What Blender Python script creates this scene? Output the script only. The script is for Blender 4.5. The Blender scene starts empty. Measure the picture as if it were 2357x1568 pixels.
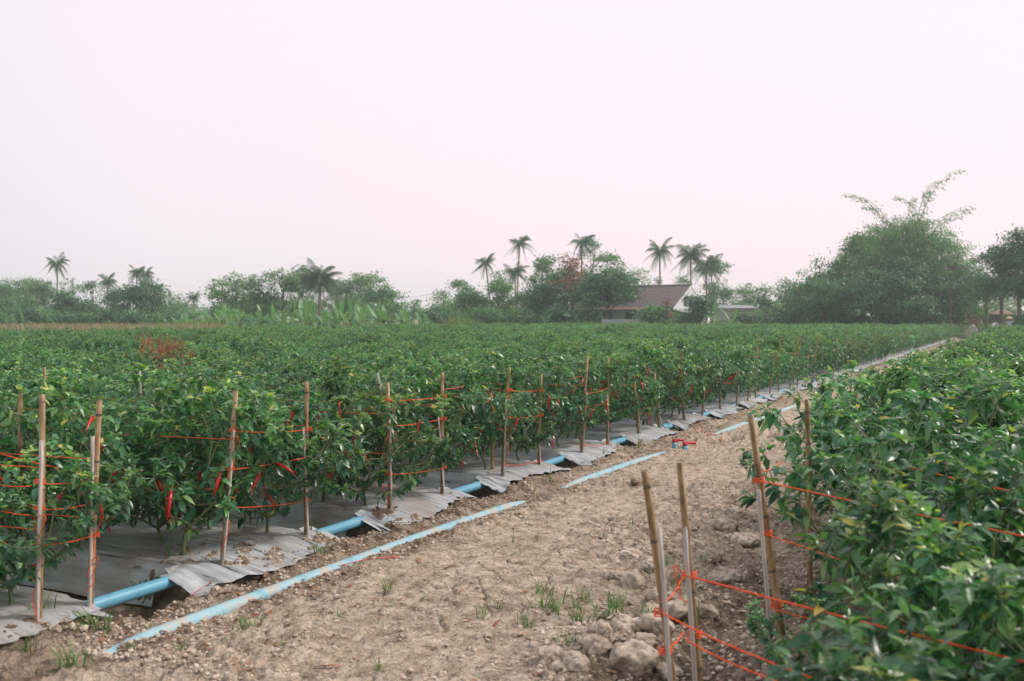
import bpy, math, random, time
T0 = time.time()
import numpy as np
from mathutils import Vector, Matrix

random.seed(7)
rng = np.random.default_rng(11)
R = math.radians
C = bpy.context.scene.collection
sc = bpy.context.scene

# ------------------------------------------------------------------ camera
EYE = 1.6
F = 2291.0                                  # focal length in pixels of a 2357 wide picture
cam_d = bpy.data.cameras.new('camera'); cam = bpy.data.objects.new('camera', cam_d); C.objects.link(cam)
cam.location = (0, 0, EYE); cam.rotation_euler = (R(90), 0, 0)
cam_d.sensor_width = 36; cam_d.lens = 35; cam_d.shift_y = -53 / 2357
cam_d.clip_start = .05; cam_d.clip_end = 2000
cam_d.dof.use_dof = True; cam_d.dof.focus_distance = 8.5; cam_d.dof.aperture_fstop = 3.6
sc.camera = cam

# ------------------------------------------------------------------ world, sun, exposure
SUN_EL, SUN_AZ = R(42), R(82)               # azimuth measured from +Y (view direction) towards +X
w = bpy.data.worlds.new('World'); sc.world = w; w.use_nodes = True
nt = w.node_tree; N = nt.nodes; L = nt.links; N.clear()
sky = N.new('ShaderNodeTexSky'); sky.sky_type = 'NISHITA'; sky.sun_disc = False
sky.sun_elevation = SUN_EL; sky.sun_rotation = SUN_AZ; sky.dust_density = 5; sky.air_density = 1.5
tc = N.new('ShaderNodeTexCoord')
dot = N.new('ShaderNodeVectorMath'); dot.operation = 'DOT_PRODUCT'
dot.inputs[1].default_value = (.69, .62, .36)
L.new(tc.outputs['Generated'], dot.inputs[0])
rmp = N.new('ShaderNodeValToRGB'); L.new(dot.outputs['Value'], rmp.inputs[0])
rmp.color_ramp.interpolation = 'EASE'
rmp.color_ramp.elements[0].position = .10; rmp.color_ramp.elements[0].color = (.51, .515, .545, 1)
rmp.color_ramp.elements[1].position = .74; rmp.color_ramp.elements[1].color = (.69, .582, .62, 1)
k_ = rmp.color_ramp.elements.new(.42); k_.color = (.64, .572, .606, 1)
mulv = N.new('ShaderNodeVectorMath'); mulv.operation = 'SCALE'; mulv.inputs['Scale'].default_value = 12.2
L.new(rmp.outputs[0], mulv.inputs[0])
mx = N.new('ShaderNodeMix'); mx.data_type = 'RGBA'; mx.inputs[0].default_value = .94
L.new(sky.outputs[0], mx.inputs[6]); L.new(mulv.outputs[0], mx.inputs[7])
bg = N.new('ShaderNodeBackground'); bg.inputs[1].default_value = .1; L.new(mx.outputs[2], bg.inputs[0])
wo = N.new('ShaderNodeOutputWorld'); L.new(bg.outputs[0], wo.inputs[0])

sl = bpy.data.lights.new('sun', 'SUN'); sl.energy = 2.1; sl.angle = R(10); sl.color = (1, .93, .84)
sun = bpy.data.objects.new('sun', sl); C.objects.link(sun)
sd = Vector((math.sin(SUN_AZ) * math.cos(SUN_EL), math.cos(SUN_AZ) * math.cos(SUN_EL), math.sin(SUN_EL)))
sun.rotation_euler = sd.to_track_quat('Z', 'Y').to_euler()
sun.location = sd * 100

sc.view_settings.view_transform = 'Standard'; sc.view_settings.look = 'None'
sc.view_settings.gamma = 1; sc.view_settings.exposure = 0.43
sc.view_settings.use_curve_mapping = False
cy = sc.cycles
cy.max_bounces = 5; cy.diffuse_bounces = 3; cy.glossy_bounces = 2; cy.transmission_bounces = 3
cy.volume_bounces = 1; cy.transparent_max_bounces = 4
cy.use_denoising = True; cy.use_adaptive_sampling = True; cy.adaptive_threshold = .02
cy.caustics_reflective = False; cy.caustics_refractive = False

# ------------------------------------------------------------------ frame: s runs along the track, t to its left
PX, PY = .454, .891
def ST(s, t, z=0.0):
    return (s * PX - t * PY, s * PY + t * PX, z)
def sd_of(x, y):
    return x * PX + y * PY, -x * PY + y * PX
def at(px, d, z=0.0):                        # photo column (2357 wide), distance, height -> place
    return ((px - 1178.5) / F * d, d, z)
def zt(y, d):                                # photo row (2357 wide), distance -> height
    return EYE - (y - 731) * d / F

# ------------------------------------------------------------------ noise
def _h(ix, iy, seed):
    n = (ix.astype(np.int64) * 374761393 + iy.astype(np.int64) * 668265263 + seed * 1442695041) & 0x7fffffff
    n = ((n ^ (n >> 13)) * 1274126177) & 0x7fffffff
    n = ((n ^ (n >> 11)) * 974634777) & 0x7fffffff
    return ((n ^ (n >> 16)) & 0xffff) / 65535.0
def vnoise(x, y, seed=0):
    ix, iy = np.floor(x), np.floor(y); fx, fy = x - ix, y - iy
    ux, uy = fx * fx * (3 - 2 * fx), fy * fy * (3 - 2 * fy)
    a, b, c, d = _h(ix, iy, seed), _h(ix + 1, iy, seed), _h(ix, iy + 1, seed), _h(ix + 1, iy + 1, seed)
    return (a + (b - a) * ux) * (1 - uy) + (c + (d - c) * ux) * uy - .5
def fbm(x, y, o=4, seed=0, g=.5):
    v = 0; a = 1
    for i in range(o):
        v = v + a * vnoise(x * 2 ** i + i * 17.3, y * 2 ** i - i * 9.1, seed + i); a *= g
    return v
def worley(x, y, seed=0):
    ix, iy = np.floor(x), np.floor(y)
    f1 = np.full(x.shape, 9.0); f2 = np.full(x.shape, 9.0)
    for dx in (-1, 0, 1):
        for dy in (-1, 0, 1):
            cx, cy_ = ix + dx, iy + dy
            d = np.hypot(cx + _h(cx, cy_, seed) - x, cy_ + _h(cx, cy_, seed + 5) - y)
            m = d < f1
            f2 = np.where(m, f1, np.minimum(f2, d)); f1 = np.where(m, d, f1)
    return f1, f2
def sst(a, b, x):
    t = np.clip((x - a) / (b - a), 0, 1); return t * t * (3 - 2 * t)

# ------------------------------------------------------------------ materials
def nodes_of(name):
    m = bpy.data.materials.new(name); m.use_nodes = True
    n = m.node_tree; b = n.nodes['Principled BSDF']; return m, n.nodes, n.links, b
def ramp(N, pts):
    r = N.new('ShaderNodeValToRGB'); e = r.color_ramp.elements
    e[0].position, e[0].color = pts[0][0], (*pts[0][1], 1); e[1].position, e[1].color = pts[-1][0], (*pts[-1][1], 1)
    for p, c in pts[1:-1]:
        k = e.new(p); k.color = (*c, 1)
    return r
def leaf_mat(name, pts, rough=.4, trans=.3, spec=.5, gain=(1.4, 1.6, .75)):
    m, N, L, b = nodes_of(name)
    a = N.new('ShaderNodeAttribute'); a.attribute_name = 'tint'
    r = ramp(N, pts); L.new(a.outputs['Fac'], r.inputs[0])
    if name == 'chili_leaf':
        oi = N.new('ShaderNodeObjectInfo'); hv = N.new('ShaderNodeHueSaturation'); hv.inputs['Saturation'].default_value = .93
        m1 = N.new('ShaderNodeMapRange'); m1.inputs[3].default_value = .470; m1.inputs[4].default_value = .518; L.new(oi.outputs['Random'], m1.inputs[0]); L.new(m1.outputs[0], hv.inputs['Hue'])
        m2 = N.new('ShaderNodeMath'); m2.operation = 'FRACT'; m3 = N.new('ShaderNodeMath'); m3.operation = 'MULTIPLY'; m3.inputs[1].default_value = 7.3
        L.new(oi.outputs['Random'], m3.inputs[0]); L.new(m3.outputs[0], m2.inputs[0])
        m4 = N.new('ShaderNodeMapRange'); m4.inputs[3].default_value = .9; m4.inputs[4].default_value = 1.85; L.new(m2.outputs[0], m4.inputs[0]); L.new(m4.outputs[0], hv.inputs['Value'])
        L.new(r.outputs[0], hv.inputs['Color']); r = hv
    L.new(r.outputs[0], b.inputs['Base Color']); b.inputs['Roughness'].default_value = rough
    b.inputs['Specular IOR Level'].default_value = spec
    t = N.new('ShaderNodeBsdfTranslucent')
    g = N.new('ShaderNodeVectorMath'); g.operation = 'MULTIPLY'; g.inputs[1].default_value = gain
    L.new(r.outputs[0], g.inputs[0]); L.new(g.outputs[0], t.inputs[0])
    mix = N.new('ShaderNodeMixShader'); mix.inputs[0].default_value = trans
    L.new(b.outputs[0], mix.inputs[1]); L.new(t.outputs[0], mix.inputs[2])
    L.new(mix.outputs[0], N['Material Output'].inputs[0])
    return m
def noise_mat(name, pts, scale=6, rough=.8, bump=0, detail=6, stretch=(1, 1, 1), metal=0, spec=.3, bscale=None, attr=None):
    m, N, L, b = nodes_of(name)
    if attr:
        c = N.new('ShaderNodeAttribute'); c.attribute_name = attr; co = c.outputs['Vector']
    else:
        c = N.new('ShaderNodeTexCoord'); co = c.outputs['Object']
    mp = N.new('ShaderNodeMapping'); mp.inputs['Scale'].default_value = stretch; L.new(co, mp.inputs[0])
    n = N.new('ShaderNodeTexNoise'); n.inputs['Scale'].default_value = scale; n.inputs['Detail'].default_value = detail
    n.inputs['Roughness'].default_value = .6
    L.new(mp.outputs[0], n.inputs['Vector'])
    r = ramp(N, pts); L.new(n.outputs[0], r.inputs[0]); L.new(r.outputs[0], b.inputs['Base Color'])
    b.inputs['Roughness'].default_value = rough; b.inputs['Metallic'].default_value = metal
    b.inputs['Specular IOR Level'].default_value = spec
    if bump:
        n2 = N.new('ShaderNodeTexNoise'); n2.inputs['Scale'].default_value = bscale or scale * 2; n2.inputs['Detail'].default_value = 5
        L.new(mp.outputs[0], n2.inputs['Vector'])
        bp = N.new('ShaderNodeBump'); bp.inputs['Strength'].default_value = bump; bp.inputs['Distance'].default_value = .02
        L.new(n2.outputs[0], bp.inputs['Height']); L.new(bp.outputs[0], b.inputs['Normal'])
    return m

M = {}
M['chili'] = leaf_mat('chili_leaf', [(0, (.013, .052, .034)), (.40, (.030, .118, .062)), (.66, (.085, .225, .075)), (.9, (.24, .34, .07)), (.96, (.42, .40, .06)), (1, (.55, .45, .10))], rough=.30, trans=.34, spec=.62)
M['stem'] = noise_mat('green_stem', [(.3, (.09, .13, .05)), (.7, (.20, .21, .10))], 20, .6)
M['flower'] = noise_mat('white_petal', [(.3, (.75, .76, .68)), (.7, (.85, .85, .8))], 20, .6)
M['red_fruit'] = noise_mat('red_fruit', [(.3, (.42, .006, .008)), (.7, (.62, .012, .010))], 12, .22, spec=.6)
M['green_fruit'] = noise_mat('green_fruit', [(.3, (.03, .12, .02)), (.7, (.06, .2, .03))], 12, .25, spec=.6)
M['dark_tree'] = leaf_mat('dark_tree_leaf', [(0, (.018, .072, .038)), (.5, (.044, .145, .066)), (1, (.12, .27, .10))], .45, .22)
M['mid_tree'] = leaf_mat('mid_tree_leaf', [(0, (.032, .11, .052)), (.5, (.078, .215, .088)), (1, (.18, .35, .12))], .5, .28)
M['light_tree'] = leaf_mat('light_tree_leaf', [(0, (.05, .135, .062)), (.5, (.11, .25, .10)), (1, (.23, .38, .15))], .5, .35)
M['bamboo_leaf'] = leaf_mat('bamboo_leaf', [(0, (.03, .11, .05)), (.5, (.08, .22, .085)), (1, (.18, .36, .13))], .45, .3)
M['banana_leaf'] = leaf_mat('banana_leaf', [(0, (.030, .11, .05)), (.5, (.06, .185, .075)), (.85, (.13, .30, .12)), (1, (.34, .28, .16))], .4, .35, gain=(1.3, 1.4, .7))
M['palm_leaf'] = leaf_mat('palm_leaf', [(0, (.025, .07, .042)), (.6, (.052, .13, .065)), (.93, (.12, .19, .08)), (1, (.3, .2, .1))], .42, .25)
M['dry_leaf'] = leaf_mat('dry_leaf', [(0, (.16, .075, .045)), (.5, (.3, .14, .08)), (1, (.42, .24, .14))], .7, .25, gain=(1.2, 1, .8))
M['rust_leaf'] = leaf_mat('rust_leaf', [(0, (.22, .06, .025)), (.5, (.30, .125, .05)), (1, (.5, .2, .08))], .7, .25, gain=(1.2, .9, .6))
M['corn_leaf'] = leaf_mat('corn_leaf', [(0, (.10, .2, .06)), (.4, (.22, .28, .09)), (.55, (.30, .25, .17)), (1, (.40, .32, .23))], .7, .3, gain=(1.2, 1.1, .8))
M['grass'] = leaf_mat('grass_blade', [(0, (.05, .13, .04)), (.6, (.11, .22, .06)), (1, (.32, .34, .14))], .5, .3)
M['bark'] = noise_mat('bark', [(.3, (.09, .07, .055)), (.7, (.22, .18, .145))], 3, .9, .5)
M['palm_bark'] = noise_mat('palm_bark', [(.3, (.14, .12, .10)), (.7, (.28, .25, .21))], 2, .9, .4, stretch=(1, 1, 6))
M['bamboo'] = noise_mat('weathered_bamboo', [(.30, (.10, .065, .035)), (.44, (.27, .165, .075)), (.56, (.42, .28, .15)), (.68, (.50, .42, .34))], 7, .5, .25, stretch=(4, 4, .8), bscale=30)
M['olive_bamboo'] = noise_mat('olive_bamboo', [(.25, (.10, .09, .025)), (.5, (.26, .22, .06)), (.8, (.42, .33, .16))], 5, .42, .2, stretch=(4, 4, .8), bscale=30)
M['grey_bamboo'] = noise_mat('grey_split_bamboo', [(.3, (.26, .22, .19)), (.5, (.48, .43, .39)), (.75, (.66, .61, .56))], 6, .7, .35, stretch=(8, 8, .5), bscale=24)
M['dark_node'] = noise_mat('bamboo_node', [(.35, (.06, .045, .035)), (.65, (.26, .19, .13))], 30, .7)
M['twine'] = noise_mat('orange_twine', [(.3, (.80, .055, .018)), (.7, (.95, .14, .03))], 40, .55)
M['pink_twine'] = noise_mat('pink_twine', [(.3, (.75, .10, .10)), (.7, (.9, .25, .22))], 40, .55)
M['pipe'] = noise_mat('blue_pvc', [(.3, (.11, .33, .47)), (.62, (.16, .42, .56)), (.8, (.36, .45, .46))], 5, .38, 0, spec=.5)
M['dusty_pipe'] = noise_mat('dusty_blue_pvc', [(.32, (.20, .41, .50)), (.50, (.30, .49, .56)), (.64, (.44, .42, .37))], 9, .6, .1, spec=.4)
M['valve_red'] = noise_mat('red_plastic', [(.3, (.5, .01, .03)), (.7, (.62, .02, .05))], 9, .35)
M['white_wall'] = noise_mat('white_board', [(.3, (.72, .73, .74)), (.7, (.82, .82, .82))], 2, .7)
M['grey_wall'] = noise_mat('grey_render', [(.3, (.34, .34, .34)), (.7, (.48, .47, .46))], .8, .9)
M['tile'] = noise_mat('brown_roof_tile', [(.3, (.15, .115, .115)), (.7, (.225, .175, .175))], 1.5, .6)
M['tin'] = noise_mat('galvanised_tin', [(.3, (.26, .27, .285)), (.7, (.40, .41, .42))], 1.2, .5, metal=.2)
M['rust_tin'] = noise_mat('rusty_tin', [(.3, (.17, .09, .07)), (.7, (.32, .2, .16))], 1.2, .7)
M['glass'] = noise_mat('dark_glass', [(.3, (.02, .025, .03)), (.7, (.04, .05, .055))], 2, .15, spec=.6)
M['frame'] = noise_mat('dark_wood_frame', [(.3, (.05, .035, .03)), (.7, (.1, .07, .055))], 4, .7)
M['tarp'] = noise_mat('grey_netting', [(.3, (.17, .16, .15)), (.7, (.32, .30, .28))], 3, .9, .5)
M['concrete'] = noise_mat('concrete', [(.3, (.4, .4, .38)), (.7, (.55, .54, .52))], 2, .9)
M['skin'] = noise_mat('skin', [(.3, (.30, .16, .10)), (.7, (.38, .21, .14))], 10, .6)
M['cloth_dark'] = noise_mat('dark_cloth', [(.3, (.03, .035, .045)), (.7, (.06, .065, .08))], 6, .9)
M['cloth_white'] = noise_mat('white_cloth', [(.3, (.6, .62, .66)), (.7, (.75, .76, .78))], 6, .9)
M['cloth_grey'] = noise_mat('grey_cloth', [(.3, (.38, .4, .44)), (.7, (.5, .52, .56))], 6, .9)
M['twig'] = leaf_mat('dry_twig', [(0, (.07, .055, .05)), (.5, (.13, .10, .09)), (1, (.2, .16, .14))], .8, .1)
M['straw'] = noise_mat('straw', [(.3, (.45, .33, .18)), (.7, (.62, .48, .3))], 20, .8)
M['hair'] = noise_mat('dark_felt', [(.3, (.012, .011, .012)), (.7, (.03, .028, .03))], 10, .7)

def film_material():
    m, N, L, b = nodes_of('silver_film')
    a = N.new('ShaderNodeAttribute'); a.attribute_name = 'suv'
    mp = N.new('ShaderNodeMapping'); mp.inputs['Scale'].default_value = (30, 2.4, 6); L.new(a.outputs['Vector'], mp.inputs[0])
    n = N.new('ShaderNodeTexNoise'); n.inputs['Scale'].default_value = 1; n.inputs['Detail'].default_value = 6; L.new(mp.outputs[0], n.inputs['Vector'])
    n2 = N.new('ShaderNodeTexNoise'); n2.inputs['Scale'].default_value = 2.2; n2.inputs['Detail'].default_value = 7; L.new(a.outputs['Vector'], n2.inputs['Vector'])
    r = ramp(N, [(.31, (.06, .06, .065)), (.37, (.34, .36, .385)), (.52, (.48, .505, .535)), (.68, (.60, .625, .655))]); L.new(n.outputs[0], r.inputs[0])  # dark end paints the shade of wrinkles into the film, same noise as bump
    r2 = ramp(N, [(.46, (0, 0, 0)), (.72, (.75, .75, .75))]); L.new(n2.outputs[0], r2.inputs[0])
    mixc = N.new('ShaderNodeMix'); mixc.data_type = 'RGBA'; L.new(r2.outputs[0], mixc.inputs[0]); L.new(r.outputs[0], mixc.inputs[6]); mixc.inputs[7].default_value = (.30, .235, .18, 1)
    L.new(mixc.outputs[2], b.inputs['Base Color'])
    b.inputs['Roughness'].default_value = .42; b.inputs['Metallic'].default_value = .15
    bp = N.new('ShaderNodeBump'); bp.inputs['Strength'].default_value = .4; bp.inputs['Distance'].default_value = .012
    L.new(n.outputs[0], bp.inputs['Height']); L.new(bp.outputs[0], b.inputs['Normal'])
    return m
M['film'] = film_material()

def soil_material():
    m, N, L, b = nodes_of('dry_soil')
    a = N.new('ShaderNodeAttribute'); a.attribute_name = 'suv'
    def nz(scale, det=6, rough=.6):
        n = N.new('ShaderNodeTexNoise'); n.inputs['Scale'].default_value = scale; n.inputs['Detail'].default_value = det
        n.inputs['Roughness'].default_value = rough; L.new(a.outputs['Vector'], n.inputs['Vector']); return n
    big, mid, fine = nz(.9, 5), nz(9, 8, .65), nz(70, 4, .7)
    dry = N.new('ShaderNodeAttribute'); dry.attribute_name = 'dry'
    r1 = ramp(N, [(.34, (.28, .212, .152)), (.48, (.465, .375, .285)), (.62, (.61, .51, .405))]); L.new(mid.outputs[0], r1.inputs[0])
    r0 = ramp(N, [(.34, (.12, .088, .062)), (.48, (.22, .166, .118)), (.62, (.355, .28, .21))]); L.new(mid.outputs[0], r0.inputs[0])
    ad = N.new('ShaderNodeMath'); ad.operation = 'MULTIPLY_ADD'; L.new(big.outputs[0], ad.inputs[0]); ad.inputs[1].default_value = 2.6; ad.inputs[2].default_value = -1.3
    ad2 = N.new('ShaderNodeMath'); ad2.operation = 'ADD'; ad2.use_clamp = True; L.new(ad.outputs[0], ad2.inputs[0]); L.new(dry.outputs['Fac'], ad2.inputs[1])
    mc = N.new('ShaderNodeMix'); mc.data_type = 'RGBA'; L.new(ad2.outputs[0], mc.inputs[0]); L.new(r0.outputs[0], mc.inputs[6]); L.new(r1.outputs[0], mc.inputs[7])
    ov = N.new('ShaderNodeMix'); ov.data_type = 'RGBA'; ov.blend_type = 'OVERLAY'; ov.inputs[0].default_value = .45
    L.new(mc.outputs[2], ov.inputs[6]); L.new(fine.outputs[0], ov.inputs[7]); L.new(ov.outputs[2], b.inputs['Base Color'])
    b.inputs['Roughness'].default_value = .95; b.inputs['Specular IOR Level'].default_value = .12
    v = N.new('ShaderNodeTexVoronoi'); v.feature = 'DISTANCE_TO_EDGE'; v.inputs['Scale'].default_value = 16
    wv = N.new('ShaderNodeVectorMath'); wv.operation = 'MULTIPLY_ADD'; wv.inputs[1].default_value = (.12, .12, .12)
    L.new(mid.outputs['Color'], wv.inputs[0]); L.new(a.outputs['Vector'], wv.inputs[2]); L.new(wv.outputs[0], v.inputs['Vector'])
    cr = ramp(N, [(0, (0, 0, 0)), (.05, (1, 1, 1))]); L.new(v.outputs['Distance'], cr.inputs[0])
    s1 = N.new('ShaderNodeMath'); s1.operation = 'MULTIPLY_ADD'; L.new(cr.outputs[0], s1.inputs[0]); s1.inputs[1].default_value = .16; L.new(mid.outputs[0], s1.inputs[2])
    s2 = N.new('ShaderNodeMath'); s2.operation = 'MULTIPLY_ADD'; L.new(fine.outputs[0], s2.inputs[0]); s2.inputs[1].default_value = .45; L.new(s1.outputs[0], s2.inputs[2])
    bp = N.new('ShaderNodeBump'); bp.inputs['Strength'].default_value = 1.0; bp.inputs['Distance'].default_value = .035
    L.new(s2.outputs[0], bp.inputs['Height']); L.new(bp.outputs[0], b.inputs['Normal'])
    return m
M['soil'] = soil_material()
M['clod'] = noise_mat('clod_soil', [(.34, (.27, .21, .16)), (.48, (.46, .38, .30)), (.62, (.62, .53, .44))], 14, .95, .6, spec=.1, bscale=40)
M['dark_clod'] = noise_mat('dark_clod_soil', [(.3, (.14, .10, .075)), (.7, (.27, .205, .155))], 20, .95, .4, spec=.1)

# ------------------------------------------------------------------ object helpers
def mesh(name, V, quads=None, tris=None, tint=None, suv=None, dry=None, smooth=True, midx=None):
    me = bpy.data.meshes.new(name)
    V = np.asarray(V, dtype=np.float32).reshape(-1, 3)
    q = np.zeros((0, 4), int) if quads is None or len(quads) == 0 else np.asarray(quads, int)
    t = np.zeros((0, 3), int) if tris is None or len(tris) == 0 else np.asarray(tris, int)
    me.vertices.add(len(V)); me.vertices.foreach_set('co', V.ravel())
    nl = len(q) * 4 + len(t) * 3
    me.loops.add(nl); me.loops.foreach_set('vertex_index', np.concatenate([q.ravel(), t.ravel()]).astype(np.int32))
    me.polygons.add(len(q) + len(t))
    st = np.concatenate([np.arange(len(q)) * 4, len(q) * 4 + np.arange(len(t)) * 3]).astype(np.int32)
    me.polygons.foreach_set('loop_start', st)
    me.update(calc_edges=True)
    me.polygons.foreach_set('use_smooth', np.full(len(me.polygons), smooth))
    if midx is not None: me.polygons.foreach_set('material_index', np.asarray(midx, np.int32))
    for nm, val in (('tint', tint), ('dry', dry)):
        if val is not None:
            at_ = me.attributes.new(nm, 'FLOAT', 'POINT'); at_.data.foreach_set('value', np.asarray(val, np.float32))
    if suv is not None:
        at_ = me.attributes.new('suv', 'FLOAT_VECTOR', 'POINT'); at_.data.foreach_set('vector', np.asarray(suv, np.float32).ravel())
    me.validate(); me.update()
    return me
def obj(name, me, mats, parent=None, loc=(0, 0, 0), rot=(0, 0, 0), scale=None):
    if mats is not None and len(me.materials) == 0:
        for m in (mats if isinstance(mats, (list, tuple)) else [mats]): me.materials.append(M[m] if isinstance(m, str) else m)
    o = bpy.data.objects.new(name, me); C.objects.link(o); o.parent = parent
    o.location = loc; o.rotation_euler = rot
    if scale is not None: o.scale = scale if hasattr(scale, '__len__') else (scale,) * 3
    return o
def empty(name, loc=(0, 0, 0), rz=0, scale=1):
    o = bpy.data.objects.new(name, None); C.objects.link(o); o.location = loc; o.rotation_euler = (0, 0, rz)
    o.scale = (scale,) * 3; o.empty_display_size = .1; return o
def tag(o, label, cat, group=None):
    o['label'] = label; o['category'] = cat
    if group: o['group'] = group
    return o
def struct(o): o['kind'] = 'structure'; return o
def stuff(o, label=None, cat=None):
    o['kind'] = 'stuff'
    if label: o['label'] = label
    if cat: o['category'] = cat
    return o
def copy_tree(o, parent=None):
    c = o.copy(); C.objects.link(c); c.parent = parent
    for ch in list(o.children): copy_tree(ch, c)
    return c

class MB:
    def __init__(s): s.v = []; s.q = []; s.t = []; s.m = []; s.tm = []; s.n = 0; s.tint = []
    def add(s, V, q=(), t=(), mi=0, tint=0.):
        V = [tuple(p) for p in V]
        s.v += V; s.q += [tuple(i + s.n for i in f) for f in q]; s.t += [tuple(i + s.n for i in f) for f in t]
        s.m += [mi] * len(q); s.tm += [mi] * len(t); s.n += len(V); s.tint += [tint] * len(V)
    def tube(s, P, rad, n=6, mi=0, cap=True, tint=0.):
        P = [Vector(p) for p in P]; K = len(P)
        if not hasattr(rad, '__len__'): rad = [rad] * K
        V = []; up = Vector((0, 0, 1)); prev = None
        for i, p in enumerate(P):
            d = (P[min(i + 1, K - 1)] - P[max(i - 1, 0)])
            d = d.normalized() if d.length > 1e-9 else up
            if prev is None:
                a = d.cross(Vector((0, 1, 0)) if abs(d.y) < .9 else Vector((1, 0, 0))).normalized()
            else:
                a = (prev - d * prev.dot(d))
                a = a.normalized() if a.length > 1e-6 else d.orthogonal().normalized()
            prev = a; b = d.cross(a)
            for k in range(n):
                th = 2 * math.pi * k / n
                V.append(p + (a * math.cos(th) + b * math.sin(th)) * rad[i])
        q = [(i * n + k, i * n + (k + 1) % n, (i + 1) * n + (k + 1) % n, (i + 1) * n + k) for i in range(K - 1) for k in range(n)]
        t = []
        if cap:
            V += [P[0], P[-1]]; c0, c1 = K * n, K * n + 1
            t = [(c0, (k + 1) % n, k) for k in range(n)] + [(c1, (K - 1) * n + k, (K - 1) * n + (k + 1) % n) for k in range(n)]
        s.add(V, q, t, mi, tint)
    def box(s, a, b, mi=0):
        x0, y0, z0 = a; x1, y1, z1 = b
        V = [(x0, y0, z0), (x1, y0, z0), (x1, y1, z0), (x0, y1, z0), (x0, y0, z1), (x1, y0, z1), (x1, y1, z1), (x0, y1, z1)]
        s.add(V, [(0, 3, 2, 1), (4, 5, 6, 7), (0, 1, 5, 4), (1, 2, 6, 5), (2, 3, 7, 6), (3, 0, 4, 7)], (), mi)
    def mesh(s, name, smooth=True):
        return mesh(name, s.v, s.q, s.t, tint=s.tint, smooth=smooth, midx=s.m + s.tm)

# ------------------------------------------------------------------ ground height
BED0, PITCH, BEDW = 4.25, 1.87, 1.38         # left beds: start of the bed, spacing, width
RB0 = 4.12                                    # right beds
T_FIELD, S_END = 40.0, 86.0
def bed_profile(s, b0):
    u = np.mod(s - b0, PITCH)
    return sst(-.02, .16, np.where(u > PITCH - .2, u - PITCH, u)) * (1 - sst(BEDW - .14, BEDW + .06, u))
def pipe2_line(s):
    t = 3.90 - .024 * np.maximum(s - 6, 0); t = np.maximum(t, 3.56)
    bur = np.maximum(np.exp(-((s - 8.2) / .42) ** 2), np.exp(-((s - 12.3) / .95) ** 2))
    bur = np.maximum(bur, sst(18.2, 18.8, s)); bur = np.maximum(bur, 1 - sst(2.9, 3.7, s))
    bur = np.maximum(bur, .8 * np.exp(-((s - 16.4) / .25) ** 2))
    z = -.012 - .075 * bur
    return t, z
def gh(s, t, detail=True):
    s = np.asarray(s, float); t = np.asarray(t, float)
    wob = .05 * vnoise(s * 1.1, t * .7, 3)
    bl = bed_profile(s + wob, BED0); far = sst(4.12, 4.42, t + .5 * (bl - .5) * .2)
    left = (-.13 + .22 * bl) * far
    br = bed_profile(s + wob, RB0)
    nr = 1 - sst(.95, 1.4, t)
    right = (-.16 + .24 * br) * nr
    z = left + right
    z = z + .03 * np.exp(-((t - 2.3) / .8) ** 2) - .035 * np.exp(-((t - 1.35) / .28) ** 2)
    z = z + .035 * np.exp(-((t - 4.12) / .12) ** 2) * (bl > .3)
    # hollow by the valves
    z = z - .20 * np.exp(-(((s - 12.95) / .55) ** 2 + ((t - 3.45) / .16) ** 2) ** 2)
    z = z - .10 * np.exp(-(((s - 3.9) / .4) ** 2 + ((t - 1.15) / .3) ** 2))
    if not detail: return z
    open_ = sst(.2, .9, t) * (1 - sst(4.5, 5.2, t))
    rough = sst(-.12, .22, fbm(s * .9, t * .9, 3, 21) + .28 * (1 - sst(1.6, 2.5, t)) * (1 - sst(5.5, 9, s)) + .22 * sst(3.55, 3.8, t))
    fade = 1 - sst(14, 30, s)
    q = open_ * fade + .25
    z = z + q * (.05 * fbm(s * 1.3, t * 1.3, 3, 31) + .022 * fbm(s * 4.4, t * 6.5, 4, 41) + (.007 + .020 * rough) * fbm(s * 17, t * 17, 3, 51))
    f1, f2 = worley(s * 4.2 + .5 * fbm(s * 3, t * 3, 2, 61), t * 5.0 + .5 * fbm(s * 3, t * 3, 2, 71), 81)
    z = z - fade * open_ * .028 * (1 - sst(0, .09, f2 - f1)) * sst(-.15, .15, fbm(s * .8, t * .8, 2, 91))
    f1, f2 = worley(s * 22, t * 22, 101)                         # crumbs
    z = z + fade * open_ * (.35 + rough) * .028 * np.clip(.55 - f1, 0, 1)
    f1, f2 = worley(s * 7.5, t * 7.5, 111)
    z = z + fade * open_ * rough * .035 * np.clip(.42 - f1, 0, 1) * 1.6
    # keep the half buried pipe clear
    pt, pz = pipe2_line(s)
    dd = np.abs(t - pt)
    near = np.exp(-(dd / .13) ** 2)
    clear = near * sst(-.085, -.03, pz)
    zz = -.004 + .030 * fbm(s * 6, t * 6, 3, 121) + .010 * fbm(s * 25, t * 25, 2, 131)
    z = z * (1 - clear) + clear * zz
    return z
def gz(s, t, detail=True): return float(gh(np.array([s]), np.array([t]), detail)[0])
def gzw(x, y): 
    s, t = sd_of(x, y); return gz(s, t)

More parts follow.
